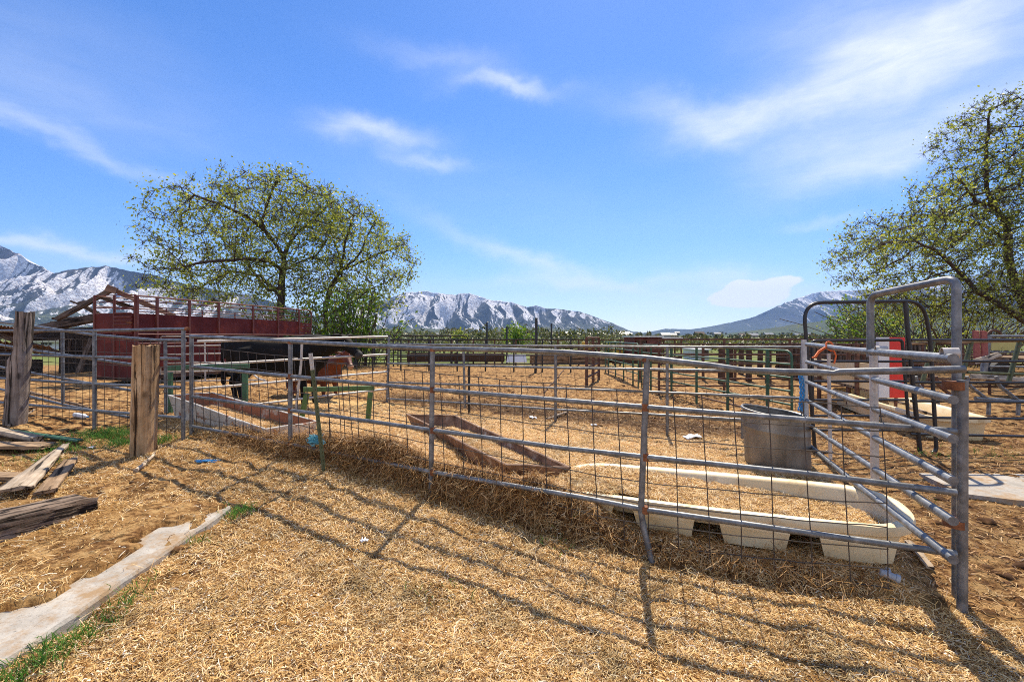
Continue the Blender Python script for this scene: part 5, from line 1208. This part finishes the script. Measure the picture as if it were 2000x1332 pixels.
tree('elm_tree', 'large twiggy elm leaning in over the right edge of the yard', 'tree', (P(2045,700,d).x,d,.1),
 [LB(d,[(2045,700,0),(2020,640,0),(1990,575,0),(1972,520,.2),(1966,440,.4),(1940,400,.6),(1927,370,.6),(1926,320,.5),(1928,270,.4),(1935,215,.2)],None,.0),
  LB(d,[(2020,640,0),(1960,600,-1),(1900,562,-1.6),(1868,525,-2),(1830,490,-2.2),(1790,474,-2.4),(1745,470,-2.5),(1700,490,-2.5),(1668,535,-2.4)],1),
  LB(d,[(1990,575,0),(2015,480,1),(2040,380,1.5),(2060,260,2)],1), LB(d,[(1940,400,0),(1905,395,-1),(1886,362,-1.4),(1860,340,-1.6)],1), LB(d,[(1966,460,0),(1920,440,1.5),(1860,430,2.2),(1800,420,2.6)],1),
  LB(d,[(2010,620,0),(1950,590,2),(1870,580,3),(1800,585,3.4)],1), LB(d,[(2020,640,0),(2100,540,0),(2150,440,0)],1)],
 [E(1925,395,d,120,110,4,1.0),E(1935,255,d,75,75,3,.45),E(1850,470,d,120,75,4,.7),E(1735,490,d,90,85,3.5,.5),E(1870,580,d,150,60,4,.75),E(2060,400,d,110,190,4,.7),E(1700,600,d,40,28,2,.12)],
 3400, .32, .0105, 2.15, 21, 15, .10, 'leaf', 2.2, .46, None, .22, 10, .32)
# bushes
def shrub(name, label, px, py, d, rx, ry, n, mat, ls, seed, cat='shrub', group=None, leafn=7, top=0):
    rg = np.random.default_rng(seed); c = P(px,py,d); rxm, rym = rx/F*d, ry/F*d; zb = .15
    t = thing(name, (c.x,d,zb), label, cat, group); A_, B_ = [], []; lc = []
    for i in range(n):
        x0 = rg.normal(0,rxm*.35); y0 = rg.normal(0,rxm*.35); hgt = (c.z+rym-zb)*rg.uniform(.45,1)*(1-.25*abs(x0)/rxm); ox, oy = rg.normal(0,rxm*.33,2)+np.array([x0*.7,y0*.7]); p = np.array([c.x+x0,d+y0,zb-.05])
        for j in range(7):
            u = (j+1)/7; q = np.array([c.x+x0+ox*u**1.4, d+y0+oy*u**1.4, zb+hgt*u])+rg.normal(0,.05,3); A_.append(p); B_.append(q); p = q
            if u > .2: 
                for _ in range(leafn): lc.append(q+rg.normal(0,.12+rxm*.05,3))
    mb = MB()
    for p, q in zip(A_, B_): mb.tube([p,q], .02, 4, False)
    mb.build('woody_stems', 'twig', t); leaves('crown', np.array(lc), ls, mat, t, rg); return t  # the shrub's stems, built as separate short tubes
shrub('elm_shoots', 'bright green bush of elm shoots at the right end of the trailer', 690, 612, 23, 62, 60, 80, 'leaf_bright', .17, 31)
shrub('elm_shoots', 'darker bush of elm shoots under the main elm trunk', 585, 600, 24, 70, 40, 60, 'leaf', .17, 32)
shrub('low_shrub', 'pale yellow green shrub below the big right elm', 1705, 615, 30, 70, 42, 90, 'leaf_bright', .17, 33)
shrub('brush_thicket', 'brown twiggy thicket under the big right elm', 1850, 620, 24, 150, 34, 200, 'leaf', .10, 34, leafn=3)
shrub('young_tree', 'pale green young tree between the tall dark posts', 1004, 645, 60, 24, 15, 30, 'leaf_bright', .34, 35, 'tree')
shrub('low_shrub', 'small green bush in the far pasture left of the posts', 900, 652, 70, 14, 8, 16, 'leaf', .4, 36)

# ------------------------------------------------------------------ far valley: tree band, houses, foothills, mountains
rg = np.random.default_rng(77); lc = []; lsz = []; nT = 1500
for i in range(nT):
    d = 95+1300*rg.random()**1.5; px = rg.uniform(-200,2200); x = (px-1000)/F*d; h = rg.uniform(3.2,8)*(.55+.65*d/900); z0 = .1+max(0,d-700)*.014; h *= (.5 if px > 1235 else 1)
    if 60 < px < 700 and d < 350: continue
    m_ = int(np.clip(9000/d, 34, 90)); q = rg.normal(size=(m_,3)); q /= np.linalg.norm(q,axis=1,keepdims=True); q *= rg.random((m_,1))**.4*np.array([h*rg.uniform(.4,.75),h*.5,h*.5]); lc.append(q+np.array([x,d,z0+h*.5])); lsz.append(np.full(m_, .25+.0026*d))
for i in range(900):
    d = rg.uniform(38,105); px = rg.uniform(690,1640); h = rg.uniform(.5,1.7); q = rg.normal(size=(26,3)); q /= np.linalg.norm(q,axis=1,keepdims=True); q *= rg.random((26,1))**.4*np.array([h*rg.uniform(.7,1.6),h*.6,h*.5])
    lc.append(q+np.array([(px-1000)/F*d,d,.1+h*.45])); lsz.append(np.full(26, .14+.0015*d))
lc = np.vstack(lc); n = len(lc); lsz = np.concatenate(lsz)
o = leaves('treeline', lc, lsz*1.25, 'leaf_far', None, rg); tag(o, 'mixed spring trees filling the far valley floor', 'trees', None, 'stuff')
def hill(name, label, prof, d0, d1, back, amp, seed, mat, nx=420, ny=150, fr=1.0, xpad=0, gexp=1.25):
    pr = np.array(prof, float); X0, X1 = (pr[0,0]-1000)/F*d1, (pr[-1,0]-1000)/F*d1
    xs_ = np.linspace(X0,X1,nx); px = xs_/d1*F+1000; H = (HZ-np.interp(px, pr[:,0], pr[:,1]))/F*d1
    H = H+ (fbm(xs_*fr*.02,xs_*0+seed,3,seed)-.5)*.05*H
    tt = np.linspace(0,1,ny); d_ = np.concatenate([d0+(d1-d0)*tt, d1+back*np.linspace(.03,1,18)])
    XX, DD = np.meshgrid(xs_, d_); T = np.clip((DD-d0)/(d1-d0),0,1); HH = np.broadcast_to(H, XX.shape)
    g = T**gexp; s_ = 1.0/(d1*.075)*fr
    wx = XX+ (fbm(XX*s_*.5,DD*s_*.5,3,seed+5)-.5)*d1*.10
    rid = 1-np.abs(2*fbm(wx*s_, DD*s_*.28, 3, seed)-1)*2.2; rid2 = 1-np.abs(2*fbm(wx*s_*2.7+DD*s_*.5, DD*s_*.9, 4, seed+3)-1)*2
    rid3 = fbm(XX*s_*9, DD*s_*9, 4, seed+9)-.5
    bell = (T*(1-T)*4)**.6
    Zz = HH*g*(1-amp*bell*(1-rid)*.9)-HH*amp*.20*(1-rid2)*bell+HH*.04*rid3*bell
    bk = DD > d1; Zz = np.where(bk, HH*np.maximum(0,1-(DD-d1)/back)**1.2*(1-.1*(1-rid)), Zz)
    Zz = np.maximum(Zz, -3)*1.0+.0; Zz[0] = -4
    V = np.stack([XX,DD,Zz],-1).reshape(-1,3); ii = np.arange(V.shape[0]).reshape(XX.shape); ff = np.stack([ii[:-1,:-1],ii[:-1,1:],ii[1:,1:],ii[1:,:-1]],-1).reshape(-1,4)
    o = numobj(name, V, ff, mat, True); return tag(o, label, name.replace('_',' '), None, 'structure')
def mtnmat(name, rock, scrub, snow_lo, snow_hi, cover, sc, zlo, zhi, forest=(.02,.035,.03)):
    m, nt, b = newmat(name); tc = nt.nodes.new('ShaderNodeTexCoord'); sp = nt.nodes.new('ShaderNodeSeparateXYZ'); nt.links.new(tc.outputs['Object'], sp.inputs[0])
    v = tc.outputs['Object']
    h = nd(nt, 'MapRange'); nt.links.new(sp.outputs[2], h.inputs[0]); h.inputs[1].default_value = zlo; h.inputs[2].default_value = zhi
    n1 = noise(nt, v, sc, 8, .68, .4); n2 = noise(nt, v, sc*5.5, 6, .7); n3 = noise(nt, v, sc*14, 3, .6)
    def math_(op, a, c):
        n = nd(nt, 'Math', operation=op)
        for i, q in enumerate((a,c)):
            if isinstance(q, bpy.types.NodeSocket): nt.links.new(q, n.inputs[i])
            else: n.inputs[i].default_value = q
        return n.outputs[0]
    gm = nd(nt, 'NewGeometry'); gs = nt.nodes.new('ShaderNodeSeparateXYZ'); nt.links.new(gm.outputs['True Normal'], gs.inputs[0]); lit_side = math_('MULTIPLY', gs.outputs[0], .6)  # besides snow cover, right-facing slopes are whitened as sunlit, left-facing darkened as shaded
    f = math_('ADD', math_('ADD', math_('MULTIPLY', h.outputs[0], .55), lit_side), math_('ADD', math_('MULTIPLY', n1, .5), math_('MULTIPLY', n2, .45)))
    snow = ramp(nt, f, ((cover, 0), (cover+(.24 if name == 'mtn_left' else .16), 1)))
    rk = mix(nt, ramp(nt, n1, ((.35,0),(.65,1))), tuple(x*.65 for x in rock), rock)
    low = ramp(nt, h.outputs[0], ((.05,1),(.38,0))); col = mix(nt, low, rk, scrub)
    fo = ramp(nt, math_('ADD', n1, math_('MULTIPLY', n3, .35)), ((.56,0),(.64,1))); col = mix(nt, math_('MULTIPLY', fo, .75), col, forest)
    sncol = mix(nt, ramp(nt, n3, ((.35,.0),(.62,1))), (.36,.33,.34), (.84,.85,.88))
    col = mix(nt, snow, col, sncol)
    nt.links.new(col, b.inputs[0]); b.inputs['Roughness'].default_value = .9; b.inputs['Specular IOR Level'].default_value = .1
    bump(nt, b, n2, .8, 1/sc*.12); M[name] = m
mtnmat('mtn_snow', (.085,.095,.125), (.09,.11,.075), .45, .6, .785, .0048, 20, 400)
mtnmat('mtn_left', (.20,.155,.155), (.13,.15,.085), .6, .8, .985, .0055, 60, 640)
mtnmat('mtn_right', (.10,.11,.14), (.075,.095,.07), .6, .8, .755, .0036, 60, 520)
mtnmat('foothill', (.13,.14,.075), (.10,.135,.055), 5, 6, 3.0, .012, 5, 70, (.035,.055,.03))
hill('mountain', 'long snow streaked mountain range in the middle distance', [(560,640),(640,610),(700,596),(740,590),(760,583),(790,572),(820,569),(850,571),(880,575),(905,573.5),(918,572.5),(935,577),(960,586),(1000,590),(1030,600),(1047,596.5),(1065,602),(1085,603),(1130,608),(1160,618),(1200,632),(1235,648),(1262,657)], 2900, 4200, 1800, .75, 3, 'mtn_snow', 620, 200, 1.25)
hill('mountain', 'steep brown mountain with scattered snow rising at the left edge', [(-420,560),(-250,500),(-120,478),(-40,474),(0,481),(20,487),(60,511),(85,524),(103,533),(125,529),(150,525),(180,521),(205,520),(250,527),(300,537),(360,553),(420,566),(480,575),(540,590),(620,618),(700,645),(740,657)], 1800, 3000, 1500, .7, 12, 'mtn_left', 620, 180, 1.0)
hill('mountain', 'blue snow capped mountain sloping down from the right', [(1215,657),(1250,652),(1275,647),(1300,642),(1350,643),(1385,638),(1400,635),(1430,629),(1450,624),(1475,618),(1490,611),(1520,597),(1550,585),(1575,577),(1600,571),(1632,567),(1700,566),(1800,548),(1950,530),(2150,540),(2400,600)], 4200, 6000, 2200, .6, 21, 'mtn_right', 560, 170, 1.0)
hill('foothill', 'green scrub covered foothill in front of the right mountain', [(1330,657.5),(1390,655),(1450,648),(1500,641),(1550,633),(1600,627),(1650,620),(1720,612),(1800,606),(1950,600),(2150,600),(2400,640)], 1100, 2000, 800, .3, 33, 'foothill', 380, 110, 1.2)
hill('foothill', 'low green foothill below the snowy range', [(560,652),(680,646),(740,641),(800,640),(860,642),(900,648),(930,647),(980,640),(1060,639),(1120,644),(1200,650),(1280,657)], 1500, 2400, 900, .22, 41, 'foothill', 380, 90, 1.0)
hill('foothill', 'long low rise crossing behind the valley town', [(-500,640),(0,640),(300,641),(560,648),(760,650),(1000,651),(1300,654),(1600,652),(2000,648),(2500,640)], 1050, 1600, 700, .18, 47, 'foothill', 380, 60, .8)
hc = [D.materials['galvanised_pale'], D.materials['tank_steel'], D.materials['grey_plank']]
for i in range(38):
    d = rg.uniform(420,1350); px = rg.choice([rg.uniform(735,1235), rg.uniform(735,1235), rg.uniform(1290,1600)]); x = (px-1000)/F*d; w, dp, h = rg.uniform(8,13), 9, rg.uniform(2.6,3.6); z0 = .1+max(0,d-700)*.012+rg.uniform(0,1.5)
    t = thing('house', (x,d,z0), 'tiny pale house among the far valley trees', 'house', 'houses across the far valley')
    MB().box((x,d,z0+h/2-2), w, dp, h+4).build('wall', hc[i%3], t, False)
    mb = MB(); a_ = .6; mb.add([(x-w/2-a_,d-dp/2-a_,z0+h),(x+w/2+a_,d-dp/2-a_,z0+h),(x+w/2+a_,d+dp/2+a_,z0+h),(x-w/2-a_,d+dp/2+a_,z0+h),(x-w/2-a_,d,z0+h+2.6),(x+w/2+a_,d,z0+h+2.6)], [(0,1,5,4),(3,4,5,2),(0,4,3),(1,2,5),(0,3,2,1)]); mb.build('roof', 'galv' if i%3 else 'dark', t, False)
# white farmhouse behind the collapsed shed
t = thing('farmhouse', P(95,700,55), 'white farmhouse glimpsed through the collapsed shed', 'house')
MB().slabq(P(66,706,55),P(134,706,55),P(134,664,55),P(66,664,55),4).build('wall', 'white', t, False)
mb = MB(); mb.slabq(P(60,665,54.4),P(140,665,54.4),P(138,657,57),P(64,657,57),.25); mb.build('roof', 'galv_pale', t, False)
for px in (82,89,97): mb = MB(); mb.slabq(P(px-2.2,674,54.9),P(px+2.2,674,54.9),P(px+2.2,665.5,54.9),P(px-2.2,665.5,54.9),.05); mb.build('window', 'black', t, False)

# ------------------------------------------------------------------ air, sun, sky, camera
HAZE = True
if HAZE:
    mb = MB(); z0, z1 = -8, 900; mb.box((0,4200,(z0+z1)/2), 17000, 8900, z1-z0); o = mb.build('haze', 'black', None, False); o.data.materials.clear()
    m = D.materials.new('haze'); m.use_nodes = True; nt = m.node_tree; nt.nodes.clear(); ou = nt.nodes.new('ShaderNodeOutputMaterial'); pv = nt.nodes.new('ShaderNodeVolumePrincipled')
    pv.inputs['Color'].default_value = (.34,.55,1.0,1); pv.inputs['Density'].default_value = .00007; pv.inputs['Anisotropy'].default_value = .1
    nt.links.new(pv.outputs[0], ou.inputs['Volume']); o.data.materials.append(m); tag(o, 'thin blue air between the yard and the mountains', 'haze', None, 'stuff')
AZ, EL = math.radians(14.5), math.radians(55)
sd = Vector((math.sin(AZ)*math.cos(EL), math.cos(AZ)*math.cos(EL), math.sin(EL)))
l = D.lights.new('sun','SUN'); l.energy = 5.0; l.angle = math.radians(.5); l.color = (1,.89,.71); lo = D.objects.new('sun', l); COL.objects.link(lo); lo.rotation_euler = (-sd).to_track_quat('-Z','Y').to_euler()
w = D.worlds.new('World'); SC.world = w; w.use_nodes = True; nt = w.node_tree; nt.nodes.clear()
ou = nt.nodes.new('ShaderNodeOutputWorld'); bg = nt.nodes.new('ShaderNodeBackground'); bg.inputs[1].default_value = .112; nt.links.new(bg.outputs[0], ou.inputs[0])
sk = nt.nodes.new('ShaderNodeTexSky'); sk.sky_type = 'NISHITA'; sk.sun_disc = False; sk.sun_elevation = EL; sk.sun_rotation = AZ; sk.altitude = 1500; sk.air_density = 1.1; sk.dust_density = .6; sk.ozone_density = 3.0
hs = nd(nt, 'HueSaturation'); hs.inputs['Saturation'].default_value = 1.16; hs.inputs['Value'].default_value = 1.0; nt.links.new(mix(nt, 1.0, sk.outputs[0], (.76,.82,1.0), 'MULTIPLY'), hs.inputs['Color'])
tc = nt.nodes.new('ShaderNodeTexCoord'); sx = nt.nodes.new('ShaderNodeSeparateXYZ'); nt.links.new(tc.outputs['Generated'], sx.inputs[0])
def mth(op, a, c=0.0, clamp=False):
    n = nd(nt, 'Math', operation=op); n.use_clamp = clamp
    for i, q in enumerate((a,c)):
        if isinstance(q, bpy.types.NodeSocket): nt.links.new(q, n.inputs[i])
        else: n.inputs[i].default_value = q
    return n.outputs[0]
az = mth('ARCTAN2', sx.outputs[0], sx.outputs[1]); el = mth('ARCSINE', sx.outputs[2])
cb = nt.nodes.new('ShaderNodeCombineXYZ'); nt.links.new(az, cb.inputs[0]); nt.links.new(el, cb.inputs[1])
def sn(scale, detail, rough, sxy, rot=0, dist=0):
    mp = nt.nodes.new('ShaderNodeMapping'); mp.inputs['Scale'].default_value = (*sxy,1); mp.inputs['Rotation'].default_value = (0,0,rot); nt.links.new(cb.outputs[0], mp.inputs[0])
    return noise(nt, mp.outputs[0], scale, detail, rough, dist)
wa = sn(3.0, 5, .6, (1,2.0)); wb = sn(3.4, 5, .6, (1.3,1.7), .6)
az2 = mth('ADD', az, mth('MULTIPLY', mth('SUBTRACT', wa, .5), .22)); el2 = mth('ADD', el, mth('MULTIPLY', mth('SUBTRACT', wb, .5), .13))
fine = sn(9.0, 8, .66, (.7,2.6), -.25, .5)
blobs = [(990,165,85,13,2,.75),(745,262,75,18,-3,.72),(832,318,62,12,5,.45),(1330,222,120,24,14,.42),(1460,228,130,30,-6,.58),(1610,190,150,38,-22,.42),(1800,120,130,50,-30,.55),(1920,230,170,60,-15,.42),(1680,310,170,34,-10,.55),(1560,300,110,20,-8,.35),
 (170,280,170,17,17,.45),(90,478,190,13,5,.75),(110,190,220,45,8,.22),(1480,578,90,26,3,.5),(960,480,140,15,22,.38),(1150,552,170,11,2,.42),(1850,60,260,110,0,.30),(860,108,110,14,3,.28),(60,60,260,80,0,.12),(1600,430,60,9,0,.3),(1080,520,120,12,15,.3),(1700,60,160,60,20,.3),(560,560,500,40,0,.18),(1150,590,700,62,0,.30),(1000,400,500,60,10,.10),(1350,600,300,36,0,.35)]
tot = None
for px, py, sxp, syp, ang, st in blobs:
    a0 = math.atan2(px-1000, F); r_ = math.hypot(px-1000, F); e0 = math.atan2(HZ-py, r_); sx_ = sxp/r_; sy_ = syp/r_; ca, sa = math.cos(math.radians(ang)), math.sin(math.radians(ang))
    dx = mth('SUBTRACT', az2, a0); dy = mth('SUBTRACT', el2, e0)
    u = mth('ADD', mth('MULTIPLY', dx, ca/sx_), mth('MULTIPLY', dy, -sa/sx_)); v = mth('ADD', mth('MULTIPLY', dx, sa/sy_), mth('MULTIPLY', dy, ca/sy_))
    q = mth('ADD', mth('MULTIPLY', u, u), mth('MULTIPLY', v, v)); g_ = mth('MULTIPLY', mth('POWER', 2.718, mth('MULTIPLY', q, -.75)), st)
    tot = g_ if tot is None else mth('ADD', tot, g_)
cl = mth('MULTIPLY', tot, mth('ADD', .35, mth('MULTIPLY', fine, 1.3)))
cl = mth('MULTIPLY', cl, .62, True)
tot2 = None; f2n = sn(30.0, 7, .62, (1,1.6), 0, .3)
for px, py, sxp, syp, st in ((1475,577,42,20,1.1),(1442,560,26,15,1.0),(1410,583,40,12,.8),(1505,568,34,17,.9),(1541,548,30,10,1.0),(1450,592,60,12,.7)):
    a0 = math.atan2(px-1000, F); r_ = math.hypot(px-1000, F); e0 = math.atan2(HZ-py, r_)
    u = mth('MULTIPLY', mth('SUBTRACT', az, a0), r_/sxp); v = mth('MULTIPLY', mth('SUBTRACT', el, e0), r_/syp)
    g_ = mth('MULTIPLY', mth('POWER', 2.718, mth('MULTIPLY', mth('ADD', mth('MULTIPLY', u, u), mth('MULTIPLY', v, v)), -.7)), st); tot2 = g_ if tot2 is None else mth('ADD', tot2, g_)
cum = mth('MULTIPLY', mth('MULTIPLY', mth('SUBTRACT', tot2, mth('ADD', -.02, mth('MULTIPLY', f2n, 1.15))), 2.6, True), .97)
cl = mth('MAXIMUM', cl, cum)
rear_fill = mth('MULTIPLY', mth('MULTIPLY', mth('SUBTRACT', -.05, sx.outputs[1]), 3.0, True), mth('MULTIPLY', mth('SUBTRACT', sn(2.2, 6, .6, (1,1.6), .4, .4), .30), 3.0, True), True)  # unseen clouds behind the camera, added as white fill for shaded sides
cl = mth('MAXIMUM', cl, mth('MULTIPLY', rear_fill, .85))
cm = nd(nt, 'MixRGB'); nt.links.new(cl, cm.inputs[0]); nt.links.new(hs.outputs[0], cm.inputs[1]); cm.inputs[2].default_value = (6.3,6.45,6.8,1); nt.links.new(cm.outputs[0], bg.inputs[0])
cam = D.cameras.new('camera'); co = D.objects.new('camera', cam); COL.objects.link(co); co.location = (0,0,CAMZ); co.rotation_euler = (PI/2,0,0)
cam.sensor_width = 36; cam.lens = F/2000*36; cam.shift_y = -(666-HZ)/2000*-1*-1; cam.clip_end = 40000; cam.clip_start = .05
SC.camera = co
SC.view_settings.view_transform = 'Standard'; SC.view_settings.look = 'None'; SC.view_settings.exposure = .72; SC.view_settings.gamma = 1
SC.cycles.max_bounces = 8; SC.cycles.transparent_max_bounces = 8; SC.cycles.volume_bounces = 0; SC.cycles.use_denoising = False; SC.cycles.sample_clamp_indirect = 4.0; SC.cycles.sample_clamp_direct = 12.0; SC.cycles.filter_width = 1.0
for o in D.objects:
    if '_off' in o: del o['_off']
